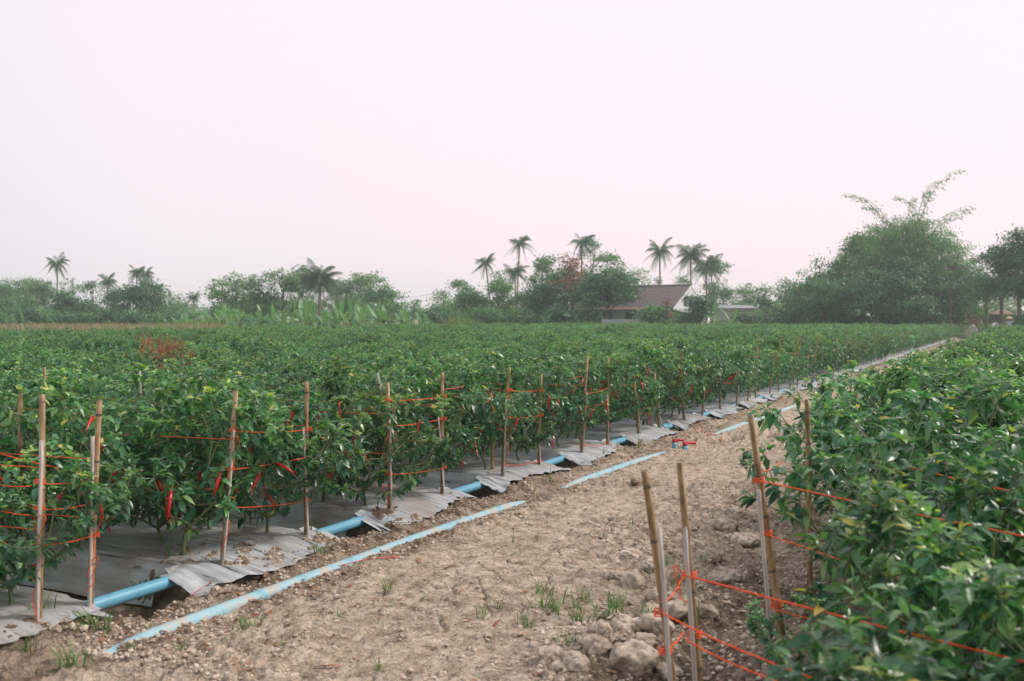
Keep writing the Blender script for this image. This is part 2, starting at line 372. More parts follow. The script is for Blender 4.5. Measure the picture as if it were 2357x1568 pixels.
def axis(fine0, fine1, step, lo, hi, g=1.045, mx=8):
    a = list(np.arange(fine0, fine1, step)); h = step; x = a[-1]
    while x < hi: h = min(h * g, mx); x += h; a.append(x)
    h = step; x = fine0; pre = []
    while x > lo: h = min(h * g * 1.03, mx); x -= h; pre.append(x)
    return np.array(pre[::-1] + a)
def build_ground():
    S = axis(3.2, 9.5, .013, -80, 640, 1.03, 20); T = axis(1.0, 4.75, .013, -260, 520, 1.045, 20)
    s, t = np.meshgrid(S, T, indexing='ij'); sf, tf = s.ravel(), t.ravel()
    z = gh(sf, tf)
    V = np.stack([sf * PX - tf * PY, sf * PY + tf * PX, z], 1)
    n, m = len(S), len(T)
    i = np.arange(n * m).reshape(n, m)
    q = np.stack([i[:-1, :-1].ravel(), i[1:, :-1].ravel(), i[1:, 1:].ravel(), i[:-1, 1:].ravel()], 1)
    road = sst(1.3, 2.2, tf) * (1 - sst(3.55, 3.8, tf))
    dry = road * .95 - .42 * (1 - road) * 0 + .18 - .35 * (1 - sst(1.2, 2.6, tf)) * (1 - sst(4.5, 8, sf)) + .02 * sf.clip(0, 15)
    dry = dry + 10 * np.clip(fbm(sf * 5, tf * 6.5, 3, 41), -.02, .02)
    hol = np.exp(-(((sf - 12.95) / .55) ** 2 + ((tf - 3.45) / .18) ** 2) ** 2)
    dry = dry - 1.2 * hol
    me = mesh('ground', V, q, suv=np.stack([sf, tf, z], 1), dry=dry)
    o = struct(obj('ground', me, 'soil')); o['label'] = 'dry cracked clay track and field soil'
build_ground()
print('ground done', time.time() - T0)

# ------------------------------------------------------------------ chili plants
LT_x = np.array([0, .30, .30, .30, .66, .66, .66, 1.0]); LT_y = np.array([0, -.5, 0, .5, -.36, 0, .36, 0])
LQ = np.array([(1, 4, 5, 2), (2, 5, 6, 3)]); LTr = np.array([(0, 1, 2), (0, 2, 3), (4, 7, 5), (5, 7, 6)])
def leaves(P, D, Ln, Wd, tint, rg, fold=.28, droop=.35, roll=.7):
    """ovate leaves, folded on the midrib and curved down; P base, D direction"""
    n = len(P); D = D / np.linalg.norm(D, axis=1, keepdims=True)
    up = np.tile([0, 0, 1.], (n, 1)) + rg.normal(0, roll * .5, (n, 3))
    side = np.cross(D, up); side /= np.linalg.norm(side, axis=1, keepdims=True) + 1e-9
    nor = np.cross(side, D)
    x = LT_x[None, :] * Ln[:, None]; y = LT_y[None, :] * Wd[:, None]
    z = fold * np.abs(y) - droop * Ln[:, None] * (LT_x[None, :] ** 2)
    V = P[:, None, :] + x[..., None] * D[:, None, :] + y[..., None] * side[:, None, :] + z[..., None] * nor[:, None, :]
    o = (np.arange(n) * 8)[:, None, None]
    return V.reshape(-1, 3), (LQ[None] + o).reshape(-1, 4), (LTr[None] + o).reshape(-1, 3), np.repeat(tint, 8)
def chili_variant(seed, H=1.08, rad=.5, lush=1.0, young=.0):
    rad *= 1.08
    rg = np.random.default_rng(seed)
    mb = MB(); P = []; D = []; Ln = []; Tn = []; fl = []
    def add_leaf(p, d, l, t): P.append(p); D.append(d); Ln.append(l); Tn.append(t)
    base = Vector((0, 0, -.02)); fork = Vector((rg.normal(0, .02), rg.normal(0, .02), .12 + .05 * rg.random()))
    mb.tube([base, (base + fork) / 2 + Vector((rg.normal(0, .01), 0, 0)), fork], [.013, .011, .010], 6)
    def grow(p, d, l, lev, r):
        q = p + d * l
        mb.tube([p, p + d * l * .5 + Vector(rg.normal(0, .006, 3)), q], [r, r * .9, r * .75], 4 if lev > 1 else 5, cap=False)
        top = q.z / H
        k = 1 if lev < 2 else 2
        for _ in range(k + 1 + (rg.random() < .6)):
            a = rg.uniform(0, 2 * math.pi); out = Vector((q.x, q.y, 0)); out = out.normalized() if out.length > .05 else Vector((math.cos(a), math.sin(a), 0))
            dd = Vector((math.cos(a), math.sin(a), 0)) * .9 + out * .7 + Vector((0, 0, rg.uniform(-.9, .1)))
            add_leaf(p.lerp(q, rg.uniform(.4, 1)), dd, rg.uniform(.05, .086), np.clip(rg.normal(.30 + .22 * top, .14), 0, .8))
        if lev >= 5 or (lev == 4 and rg.random() < .25) or q.z > H * 1.02:
            m = int(rg.integers(8, 14) * lush)
            for j in range(m):
                a = rg.uniform(0, 2 * math.pi); e = rg.uniform(-.5, .7)
                dd = Vector((math.cos(a), math.sin(a), e)) + d * .6
                s_ = rg.uniform(.026, .062)
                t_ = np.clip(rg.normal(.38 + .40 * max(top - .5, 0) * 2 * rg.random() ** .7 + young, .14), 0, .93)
                if rg.random() < .015: t_ = rg.uniform(.93, 1)
                add_leaf(q + Vector(rg.normal(0, .012, 3)), dd, s_, t_)
            if rg.random() < .2: fl.append(q + Vector((rg.normal(0, .01), rg.normal(0, .01), .012)))
            return
        nb = 2
        for j in range(nb):
            a = rg.uniform(0, 2 * math.pi)
            out = Vector((q.x, q.y, 0)) * .9
            side = Vector((math.cos(a), math.sin(a), 0))
            nd = d * .75 + side * .62 + out * .45 + Vector((0, 0, .30 if q.z < H * .8 else -.35))
            if math.hypot(q.x, q.y) > rad: nd -= Vector((q.x, q.y, 0)) * 1.3
            grow(q, nd.normalized(), l * rg.uniform(.78, .98), lev + 1, r * .72)
    n0 = 4
    for i in range(n0):
        a = 2 * math.pi * i / n0 + rg.uniform(-.4, .4); e = rg.uniform(.5, 1.2)
        grow(fork, Vector((math.cos(a), math.sin(a), e)).normalized(), rg.uniform(.17, .23) * H, 1, .008)
    # low side sprigs
    for i in range(9):
        a = 2 * math.pi * i / 9 + rg.uniform(-.3, .3)
        grow(fork + Vector((0, 0, rg.uniform(.0, .22))), Vector((math.cos(a), math.sin(a), rg.uniform(-.05, .25))).normalized(), rg.uniform(.15, .21), 3, .005)
    P = np.array([tuple(p) for p in P]); D = np.array([tuple(d) for d in D]); Ln = np.array(Ln); Tn = np.array(Tn)
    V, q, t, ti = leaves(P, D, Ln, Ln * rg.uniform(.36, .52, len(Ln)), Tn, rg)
    # squash into the wanted height
    me_f = [V, q, t, ti]
    # flowers
    fv = []; ft = []; k = len(V)
    for p in fl:
        for j in range(5):
            a = j * 1.2566; c, s_ = math.cos(a), math.sin(a); r_ = .014
            fv += [tuple(p), (p.x + c * r_ - s_ * .005, p.y + s_ * r_ + c * .005, p.z + .002), (p.x + c * r_ + s_ * .005, p.y + s_ * r_ - c * .005, p.z + .002)]
            ft.append((k, k + 1, k + 2)); k += 3
    if fv:
        V = np.concatenate([V, np.array(fv)]); t2 = np.concatenate([t, np.array(ft)]); ti = np.concatenate([ti, np.zeros(len(fv))])
    else: t2 = t
    mi = np.concatenate([np.zeros(len(q) + len(t), int), np.ones(len(ft), int)])
    return mesh('chili_foliage', V, q, t2, tint=ti, midx=mi), mb.mesh('chili_stem'), P
ordn = ['first', 'second', 'third', 'fourth', 'fifth', 'sixth', 'seventh', 'eighth', 'ninth', 'tenth', 'eleventh', 'twelfth']
VAR = []
for i, (H, rd, lu, yo) in enumerate([(1.02, .46, 1, 0), (1.08, .52, 1, .02), (.98, .5, 1.1, 0), (1.12, .48, 1, .05), (1.0, .55, 1.1, -.03), (.9, .42, 1.1, .16), (1.05, .5, 1, .04), (1.0, .46, 1.15, -.02)]):
    VAR.append(chili_variant(100 + i, H, rd, lu, yo))
print('leaves per plant', [len(v[2]) for v in VAR])

def fruit_mesh(L_=.11, curve=.035, r=.0085):
    mb = MB(); n = 6; P = []; rr = []
    for i in range(n + 1):
        u = i / n; P.append((curve * math.sin(u * 2.2), .3 * curve * u, -L_ * u)); rr.append(r * (1.0 - .05 * i) if i < 3 else r * (1 - (u - .3) / .72))
    rr[0] = r * .6; rr[-1] = .0008
    mb.tube(P, rr, 6); return mb.mesh('chili_fruit')
def stalk_mesh():
    mb = MB(); mb.tube([(0, 0, 0), (-.004, 0, .012), (0, .003, .03)], [.004, .0022, .0018], 4); return mb.mesh('fruit_stalk')
FR = [fruit_mesh(.10, .02), fruit_mesh(.12, .045), fruit_mesh(.085, .03), fruit_mesh(.13, .015)]
STK = stalk_mesh()
for f in FR: f.materials.append(M['red_fruit'])

# plant spots: (s, t)
spots = []
for k in range(-5, 44):
    b = BED0 + k * PITCH
    for row in (.36, 1.02):
        t = 4.55 + .08 * random.random()
        while t < T_FIELD:
            s_ = b + row + random.gauss(0, .05)
            if s_ < S_END: spots.append((s_, t + random.gauss(0, .04), 'L'))
            t += .45
for k in range(-2, 43):
    b = RB0 + k * PITCH
    for row in (.34, 1.0):
        t = ([.0, .78, 1.0][k] if k in (1, 2) else 1.14 if k > 2 else (.30 if row < .5 else .54)) if k >= 0 else (.04 if row < .5 else .14)
        t -= .08 * random.random()
        while t > -9:
            s_ = b + row + random.gauss(0, .05)
            if s_ > 1.5: spots.append((s_, t, 'R'))
            t -= .43
cand = []
for s_, t, side in spots:
    x, y, _ = ST(s_, t)
    if y < .9: continue
    k = x / y
    inv = -.56 < k < .60 or (y < 4 and -.7 < k < .9)
    if side == 'L' and (abs(k) > .8): continue
    # leave a hole for the dead rust coloured plants
    cand.append((y if inv else y + 500, x, y, s_, t, side, k))
cand.sort()
DEAD = at(372, 17.0)
near, mass = [], []
for c in cand:
    (near if len(near) < 300 else mass).append(c)
print('plants', len(cand))
stake_bed_names = {-1: 'by the two leftmost stakes', 0: 'at the bed end with the large torn silver flap', 1: 'at the third bed end from the left', 2: 'at the bed end behind the olive bamboo stake',
                   3: 'at the fourth bed end past the big flap', 4: 'at the bed end left of the red valves', 5: 'at the bed end beyond the red valves'}
def bed_of(s_, b0): return int(math.floor((s_ - b0) / PITCH))
protos = {}
FOL_SRC = []
def make_plant(i, x, y, z, rz, sc_, fruits, label, group):
    key = i
    root = empty('chili_plant', (x, y, z), rz, sc_)
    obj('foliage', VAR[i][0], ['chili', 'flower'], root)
    obj('stem', VAR[i][1], 'stem', root)
    Pp = VAR[i][2]
    low = Pp[(Pp[:, 2] < .78) & (Pp[:, 2] > .25) & (np.hypot(Pp[:, 0], Pp[:, 1]) > .2)]
    for j in range(fruits):
        # fruit on the side that faces the track
        ang = math.atan2(-y, -x) - rz
        d = np.array([math.cos(ang), math.sin(ang)])
        sel = low[(low[:, :2] @ d) > .12] if len(low) else low
        if len(sel) == 0: break
        p = sel[random.randrange(len(sel))]
        f = obj('red_chili', FR[random.randrange(4)], None, root, tuple(p), (random.gauss(0, .3), random.gauss(0, .3), random.uniform(0, 6.28)), random.uniform(1.05, 1.5))
        obj('stalk', STK, 'stem', f)
    tag(root, label, 'chili plant', group)
    return root
frontcount = {}
for n, (_, x, y, s_, t, side, k) in enumerate(near):
    i = random.randrange(8)
    sc_ = random.uniform(.95, 1.10)
    front = (t < 4.84) if side == 'L' else (t > (.62 if bed_of(s_, RB0) == 1 else .85 if bed_of(s_, RB0) > 1 else .12 if bed_of(s_, RB0) == 0 else -.2))
    if side == 'L':
        kb = bed_of(s_, BED0); row = 'nearer' if (s_ - BED0 - kb * PITCH) < .7 else 'farther'
        if front and kb in stake_bed_names:
            lab = f'chili plant {stake_bed_names[kb]}, {row} of two'; grp = 'chili plants at the pipe end of the left beds'
            fr = 6 if kb >= 0 else 3
        elif front and 6 <= kb < 13:
            lab = f'chili plant ending the {ordn[kb - 5]} bed past the red valves, {row} of two'; grp = 'chili plants at the far bed ends'; fr = 6
        elif front:
            lab = 'small looking chili plant at a far bed end behind the line of stakes'; grp = 'chili plants at the far bed ends'; fr = 6
        else:
            lab = 'dark green chili plant within the dense left field canopy'; grp = 'chili plants massed in the left field'; fr = 6 if t < 6 else (1 if random.random() < .3 else 0)
        z = gz(s_, t, False) - .01
        if t < 5.5 and kb >= 0: sc_ *= 1.12
        if kb == -1 and t < 6.5: i = 5
    else:
        kb = bed_of(s_, RB0)
        row = 'nearer' if (s_ - RB0 - kb * PITCH) < .7 else 'farther'
        if front and kb < 0: lab = f'blurred chili plant in the near right corner, {row} of two'
        elif front and kb == 0: lab = f'chili plant right of the tall blurred stake, {row} of two'
        elif front and kb < 9: lab = f'track edge chili plant of the {ordn[kb]} bed on the right, {row} of two'
        else: lab = 'chili plant in the dense right side bed beside the track'
        grp = 'chili plants right of the track'; fr = 0
        z = gz(s_, t, False) - .01
        sc_ *= 1.0 if kb < 0 else 1.2 if kb < 3 else 1.12
        if kb < 0 and i == 5: i = 1
    rz = random.uniform(0, 6.28)
    make_plant(i, x, y, z, rz, sc_, fr, lab, grp)
# fix the few labels that name single plants
for i_, (x, y, v_, a_, lb) in enumerate(((1.37, 3.12, 1, 2.1, 'leafy chili plant beside the pale cane of the tall blurred stake, bottom right'), (1.22, 2.52, 4, .6, 'chili plant leaning out lowest at the bottom right edge of the track'), (1.52, 2.62, 2, 4.0, 'broad blurred chili plant filling the bottom right corner'), (1.75, 3.35, 7, 1.2, 'chili plant under the thick orange string, right foreground'))):
    s_, t_ = sd_of(x, y)
    make_plant(v_, x, y, gz(s_, t_, False) - .01, a_, 1.02 - .08 * (i_ == 1), 0, lb, 'chili plants right of the track')
# source foliage for the distant mass
srcs = []
for i in range(8):
    for o in C.objects:
        if o.name.startswith('foliage') and o.data == VAR[i][0]: srcs.append(o); break
def gn_mass(name, pts, srcs):
    me = bpy.data.meshes.new(name); me.from_pydata([p[:3] for p in pts], [], [])
    for nm, idx, ty in (('rotz', 3, 'FLOAT'), ('scl', 4, 'FLOAT'), ('vari', 5, 'INT')):
        a = me.attributes.new(nm, ty, 'POINT'); a.data.foreach_set('value', [p[idx] for p in pts])
    o = bpy.data.objects.new(name, me); C.objects.link(o)
    g = bpy.data.node_groups.new(name, 'GeometryNodeTree')
    g.interface.new_socket('Geometry', in_out='INPUT', socket_type='NodeSocketGeometry')
    g.interface.new_socket('Geometry', in_out='OUTPUT', socket_type='NodeSocketGeometry')
    N, L = g.nodes, g.links
    gi, go = N.new('NodeGroupInput'), N.new('NodeGroupOutput')
    jn = N.new('GeometryNodeJoinGeometry')
    for s_ in srcs:
        oi = N.new('GeometryNodeObjectInfo'); oi.inputs[0].default_value = s_; oi.transform_space = 'ORIGINAL'
        g2 = N.new('GeometryNodeGeometryToInstance'); L.new(oi.outputs['Geometry'], g2.inputs[0]); L.new(g2.outputs[0], jn.inputs[0])
    ip = N.new('GeometryNodeInstanceOnPoints')
    L.new(gi.outputs[0], ip.inputs['Points']); L.new(jn.outputs[0], ip.inputs['Instance']); ip.inputs['Pick Instance'].default_value = True
    def att(nm, ty):
        a = N.new('GeometryNodeInputNamedAttribute'); a.data_type = ty; a.inputs[0].default_value = nm; return a.outputs[0]
    L.new(att('vari', 'INT'), ip.inputs['Instance Index'])
    cx = N.new('ShaderNodeCombineXYZ'); L.new(att('rotz', 'FLOAT'), cx.inputs[2]); L.new(cx.outputs[0], ip.inputs['Rotation'])
    L.new(att('scl', 'FLOAT'), ip.inputs['Scale'])
    L.new(ip.outputs[0], go.inputs[0])
    md = o.modifiers.new('scatter', 'NODES'); md.node_group = g
    return o
pts = []
for _, x, y, s_, t, side, k in mass:
    hs = 1.0 + .16 * float(vnoise(np.array([x * .45]), np.array([y * .45]), 5)[0]) + random.gauss(0, .075)
    hs *= (1.04 if side == 'R' and y < 30 else 1)
    pts.append((x, y, .04, random.uniform(0, 6.28), max(.75, hs) * (1.05 if y > 30 else 1.0), random.randrange(8)))
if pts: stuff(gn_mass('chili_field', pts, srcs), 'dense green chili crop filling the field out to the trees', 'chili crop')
print('plants done', time.time() - T0)

# ------------------------------------------------------------------ bamboo stakes
def stake_mesh(length, r, seed, bend=.012, sides=9):
    rg = random.Random(seed); mb = MB(); P = []; rr = []; z = 0; nxt = .09 + .12 * rg.random(); bx, by = rg.uniform(-1, 1) * bend, rg.uniform(-1, 1) * bend
    zs = [0]
    nodes = []
    while nxt < length - .03:
        nodes.append(nxt); nxt += rg.uniform(.16, .27)
    prof = [(0, 1)]
    for nd in nodes:
        prof += [(nd - .02, .97), (nd - .006, 1.13), (nd, 1.05), (nd + .007, 1.16), (nd + .02, .99)]
    prof += [(length, .96)]
    jx = 0; jy = 0
    for z, f in prof:
        u = z / length
        P.append((bx * math.sin(u * 3.1) * length * 1.2 + .004 * rg.uniform(-1, 1) * 0, by * math.sin(u * 2.4) * length * 1.2, z)); rr.append(r * f * (1 - .12 * u))
    mb.tube(P, rr, sides)
    nseg = len(prof) - 1; dark = []
    for i in range(nseg):
        if i % 5 in (2, 3): dark.append(i)
    mb.m = [1 if (j // sides) in dark else 0 for j in range(len(mb.m))]
    mb.tm = [0] * sides + [1] * sides
    return mb.mesh('stake_shaft')
def split_mesh(length, wd, th, seed):
    rg = random.Random(seed); V = []; K = 9
    prof = [(-.5, 0), (-.42, .8), (-.15, 1), (.2, .95), (.45, .7), (.5, 0), (.2, -.12), (-.2, -.12)]
    n = len(prof)
    for i in range(K):
        u = i / (K - 1); jx = .006 * math.sin(u * 5 + seed); k = 1 + .08 * math.sin(u * 17 + seed) - .1 * u
        for a, b in prof: V.append((a * wd * k + jx, b * th * k, u * length + (.012 * rg.uniform(-1, 1) if i == K - 1 else 0)))
    q = [(i * n + k, i * n + (k + 1) % n, (i + 1) * n + (k + 1) % n, (i + 1) * n + k) for i in range(K - 1) for k in range(n)]
    mb = MB(); mb.add(V, q, [(0, j + 1, j) for j in range(1, n - 1)] + [((K - 1) * n, (K - 1) * n + j, (K - 1) * n + j + 1) for j in range(1, n - 1)])
    return mb.mesh('split_cane')
def aim(o, a, b):
    a, b = Vector(a), Vector(b); o.location = a
    o.rotation_euler = (b - a).to_track_quat('Z', 'Y').to_euler()
def place_stake(kind, a, b, seed, label, group, mat=None, r=.0155):
    a, b = Vector(a), Vector(b); ln = (b - a).length
    if kind == 'split': me = split_mesh(ln, .034, .014, seed); o = obj('split_cane', me, mat or 'grey_bamboo'); cat = 'split cane'
    else: me = stake_mesh(ln, r, seed); o = obj('bamboo_stake', me, [mat or 'bamboo', 'dark_node']); cat = 'bamboo stake'
    q = (b - a).to_track_quat('Z', 'Y'); o.rotation_mode = 'QUATERNION'; o.rotation_quaternion = q; o.location = a
    tag(o, label, cat, group); return o
def twine(pts, r, name, label, mat='twine', group=None, closed=False, cat='twine'):
    mb = MB(); mb.tube(pts, r, 5); o = obj(name, mb.mesh(name), mat)
    tag(o, label, cat, group); return o
def sag(a, b, dip=.015, n=8, jit=.002):
    a, b = Vector(a), Vector(b)
    return [a.lerp(b, i / n) + Vector((random.gauss(0, jit), random.gauss(0, jit), -dip * 4 * (i / n) * (1 - i / n))) for i in range(n + 1)]
def wrap(c, rad, turns=3, rise=.009, r=.0028):
    c = Vector(c); return [c + Vector((math.cos(t) * rad, math.sin(t) * rad, rise * t / 6.28 - rise * turns / 2)) for t in np.linspace(0, 6.283 * turns, 10 * turns + 1)]
def drop_loop(p, size=.09, tail=.2):
    p = Vector(p); P = []
    sx = random.choice((-1, 1)) * random.uniform(.4, .7)
    for i in range(9):
        u = i / 8; P.append(p + Vector((sx * size * math.sin(u * 3.14), -.02 * math.sin(u * 3.14), -size * 1.2 * u + .06 * math.sin(u * 3.14))))
    for i in range(1, 6): P.append(P[8] + Vector((sx * .03 * math.sin(i), -.005 * i, -tail * i / 5)))
    return P

def img(px, y, d):                            # a point of the picture at a distance
    return Vector(((px - 1178.5) * d / F, d, EYE - (y - 731) * d / F))
ordn0 = ['first', 'second', 'third', 'fourth', 'fifth', 'sixth', 'seventh', 'eighth', 'ninth', 'tenth', 'eleventh', 'twelfth']
# (base s, top px of the whole cane, top px of the split cane, bottom px of the split one, descriptions)
SK = [
    (3.33, (92, 908), (97, 1015), 'tall brown bamboo stake nearest the left edge, bows of twine round it', 'bamboo'),
    (3.64, (228, 922), (216, 1005), 'brown bamboo stake with a long twine loop, second from the left edge', 'bamboo'),
    (4.60, (542, 900), (541, 993), 'bamboo stake with a frayed husk standing on the large silver flap', 'bamboo'),
    (5.42, (709, 878), (697, 985), 'straight bamboo stake with dark foot right of the large silver flap', 'bamboo'),
    (6.42, (890, 880), (895, 948), 'bamboo stake with tangled twine beside the red chillies', 'bamboo'),
    (7.22, (1019, 857), (1008, 960), 'upright tan bamboo stake joined by two orange strings to its left', 'bamboo'),
    (8.30, (1175, 846), (1166, 920), 'olive bamboo stake leaning right with a thin grey cane against it', 'olive_bamboo'),
    (9.10, (1243, 880), (1238, 990), 'olive bamboo stake half hidden by leaves next to a short brown cane', 'olive_bamboo'),
    (10.18, (1354, 820), (1352, 905), 'brown tipped bamboo stake with twine crossing at mid height', 'bamboo'),
    (10.97, (1399, 822), (1397, 900), 'bamboo stake with olive foot left of the pipe elbow', 'olive_bamboo'),
    (12.10, (1462, 872), (1464, 905), 'stake in the middle of the row, just left of the red valves', 'olive_bamboo'),
    (12.93, (1508, 858), (1513, 900), 'dark bamboo stake right beside the blue pipe elbow', 'bamboo'),
    (14.02, (1569, 808), (1569, 900), 'tall thin stake tied with several orange strings near its top', 'bamboo'),
    (14.86, (1627, 838), (1625, 880), 'leaning stake right of the tall thin one', 'bamboo'),
    (15.95, (1658, 858), (1656, 880), 'short stake with red twine, seventh bed end', 'bamboo'),
    (16.9, (1700, 850), (1700, 890), 'slender stake left of the leaning pale one', 'bamboo'),
]
tops = []
for i, (s_, tp, sp, lab, mt) in enumerate(SK):
    t_ = 4.335
    bx, by, _ = ST(s_, t_); d = by
    b0 = Vector((bx, by, gz(s_, t_, False) - .10))
    tt = img(tp[0], tp[1], d)
    if i == 7: tt = img(1246, 860, d)
    grp = 'bamboo stakes along the blue pipe'
    place_stake('whole', b0, tt, 30 + i, lab, grp, mt, .0165 if i < 8 else .015)
    # split cane stands on the camera side of it
    c0 = Vector((bx + .014, by - .034, b0.z)); c1 = img(sp[0], sp[1], d - .034)
    place_stake('split', c0 + Vector((.004, 0, 0)), c1, 60 + i, 'pale split cane tied against the ' + ' '.join(lab.split()[:-0 or None])[:0] + ['leftmost stake', 'stake with the long twine loop', 'stake standing on the large silver flap', 'straight stake right of the large flap', 'stake beside the red chillies', 'upright tan stake', 'olive leaning stake', 'leaf hidden olive stake', 'brown tipped stake', 'stake left of the pipe elbow', 'stake left of the red valves', 'dark stake beside the pipe elbow', 'tall thin stake', 'leaning stake past the valves', 'short stake at the seventh bed end', 'slender stake past the valves'][i], 'pale split canes along the blue pipe')
    tops.append((b0, tt, c0, c1))
def on_stake(i, z):
    b0, tt, c0, c1 = tops[i]; u = (z - b0.z) / (tt.z - b0.z); return b0.lerp(tt, u) + Vector((.004, -.02, 0))
# leftover far stakes
far_proto = [None, None]
random.seed(21)
for k in range(7, 44):
    b = BED0 + k * PITCH
    for off in (.34, 1.16):
        if k == 7 and off < .5: pass
        s_ = b + off + random.gauss(0, .05); t_ = 4.33
        if s_ > S_END: continue
        x, y, _ = ST(s_, t_)
        o = None
        h = random.uniform(.82, 1.16)
        j = random.randrange(2)
        if far_proto[j] is None:
            o = obj('bamboo_stake', stake_mesh(1.3, .015, 90 + j, sides=6), ['bamboo' if j == 0 else 'olive_bamboo', 'dark_node']); far_proto[j] = o
        else:
            o = far_proto[j].copy(); C.objects.link(o)
        o.location = (x, y, gz(s_, t_, False) - .08); o.scale = (1, 1, h / 1.3 * 1.06)
        o.rotation_euler = (random.gauss(0, .05), random.gauss(.05, .06), random.uniform(-.3, .3))
        tag(o, f'{"near" if off < .5 else "far"} stake of the {ordn[k - 6]} bed end past the red valves' if k < 13 else 'thin bamboo stake in the distant run of stakes edging the far beds', 'bamboo stake', 'distant stakes edging the far beds')
# far twine between them
for k in range(7, 24):
    b = BED0 + k * PITCH
    if random.random() < .8:
        z = random.uniform(.55, .95); p0 = Vector(ST(b + .34, 4.30, z)); p1 = Vector(ST(b + 1.16, 4.30, z + random.gauss(0, .04)))
        twine(sag(p0, p1, .01, 4), .0035, 'twine', 'orange twine strung between two stakes of the distant beds', 'twine', 'twine strung between distant stakes')
# stakes inside the left field
inner = [(320, 853, 930, 'grey_bamboo', 'lone grey stake poking out of the canopy above the second stake'), (51, 905, 960, 'bamboo', 'stub of a stake in the leaves above the leftmost stake'), (458, 850, 890, 'grey_bamboo', 'short pale stake tip left of centre in the canopy'),
         (101, 845, 880, 'bamboo', 'brown stake tip in the far left canopy beside pink twine'), (1128, 905, 960, 'bamboo', 'stake tip between leaves left of the olive stake')]
for i, (px, y0, y1, mt, lab) in enumerate(inner):
    d = [10.5, 6.3, 10.2, 9.5, 9.6][i]; p = img(px, y0, d); s_, t_ = sd_of(p.x, p.y)
    place_stake('whole', (p.x + .02, p.y, 0), p, 130 + i, lab, 'stakes inside the left field', mt, .016)
place_stake('whole', img(900, 1040, 8.3), img(870, 858, 8.3), 140, 'thin white pole slanting out of the canopy left of the tan stake', None, 'grey_bamboo', .011)
# thin support sticks under the crop
for i, (px, yb, yt, d) in enumerate([(567, 1230, 1080, 7.2), (577, 1232, 1100, 7.2), (795, 1180, 1040, 8.3), (960, 1130, 990, 9.3), (1060, 1098, 980, 10), (1540, 960, 850, 16)]):
    a = img(px, yb, d); a.z = 0.02; b_ = img(px + random.uniform(-6, 6), yt, d)
    place_stake('whole', a, b_, 150 + i, ['forked pair of thin sticks under the crop, left one', 'forked pair of thin sticks under the crop, right one', 'thin stick beside the stem left of the tangled twine stake', 'thin stick in the shade left of the tan stake', 'thin stick in the shade left of the olive stake', 'thin stick in shade far along the beds'][i], 'thin sticks under the crop', 'bamboo', .009)

# twine on the left
random.seed(5)
desc = ['leftmost pair of stakes', 'pair of stakes on the large silver flap', 'pair of stakes beside the red chillies', 'olive stake and its neighbour', 'brown tipped stake and its neighbour', 'pair of stakes left of the red valves', 'tall thin stake and the next one', 'seventh pair of stakes']
lev = ['topmost', 'middle', 'lowest']
TW = {0: [(1108, 1100), (1168, 1155), (1250, 1230)], 1: [(1028 - 38, 988), (1078, 1050), (1165, 1150)], 2: [(920, 912), (980, 963), (1090, 1075)], 3: [(898, 898), (960, 955), (1070, 1060)],
      4: [(905, 893), (935, 925), (1025, 1020)], 5: [(915, 918), (950, 950)], 6: [(868, 876), (895, 897)], 7: [(880, 880)]}
for j, L_ in TW.items():
    i0, i1 = 2 * j, 2 * j + 1
    for n, (ya, yb) in enumerate(L_):
        za = zt(ya, tops[i0][0].y); zb = zt(yb, tops[i1][0].y)
        a, b = on_stake(i0, za), on_stake(i1, zb)
        twine(sag(a + Vector((0, -.03, 0)), b + Vector((0, -.03, 0)), .012, 8), .0026, 'twine', f'{lev[n]} orange string between the {desc[j]}', 'twine', 'orange strings across the bed ends')
        for ii, p in ((i0, a), (i1, b)):
            if random.random() < .75:
                o = twine(wrap(p + Vector((.002, .012, 0)), .027, 3), .0019, 'twine_binding', f'{lev[n]} twine binding, {["left", "right"][ii - i0]} stake, {desc[j]}', 'twine', 'twine bindings round stakes')
# dangling loops
for i, z in ((0, .62), (0, .38), (1, .55), (1, .34), (2, .86), (2, .5), (4, .9), (4, .72), (4, .30), (6, .92), (6, .55), (8, .8), (8, .55), (12, .8), (9, .5)):
    p = on_stake(i, z) + Vector((.01, -.03, 0))
    nm = ['leftmost stake', 'second stake from the left', 'stake on the silver flap', '', 'stake beside the red chillies', '', 'olive leaning stake', '', 'brown tipped stake', 'stake left of the pipe elbow', '', '', 'tall thin stake'][i]
    twine(drop_loop(p, random.uniform(.06, .12), random.uniform(.05, .22)), .0024, 'twine_tail', f'loose twine tail dangling {"high" if z > .7 else "low"} on the {nm}', 'twine', 'loose twine tails')
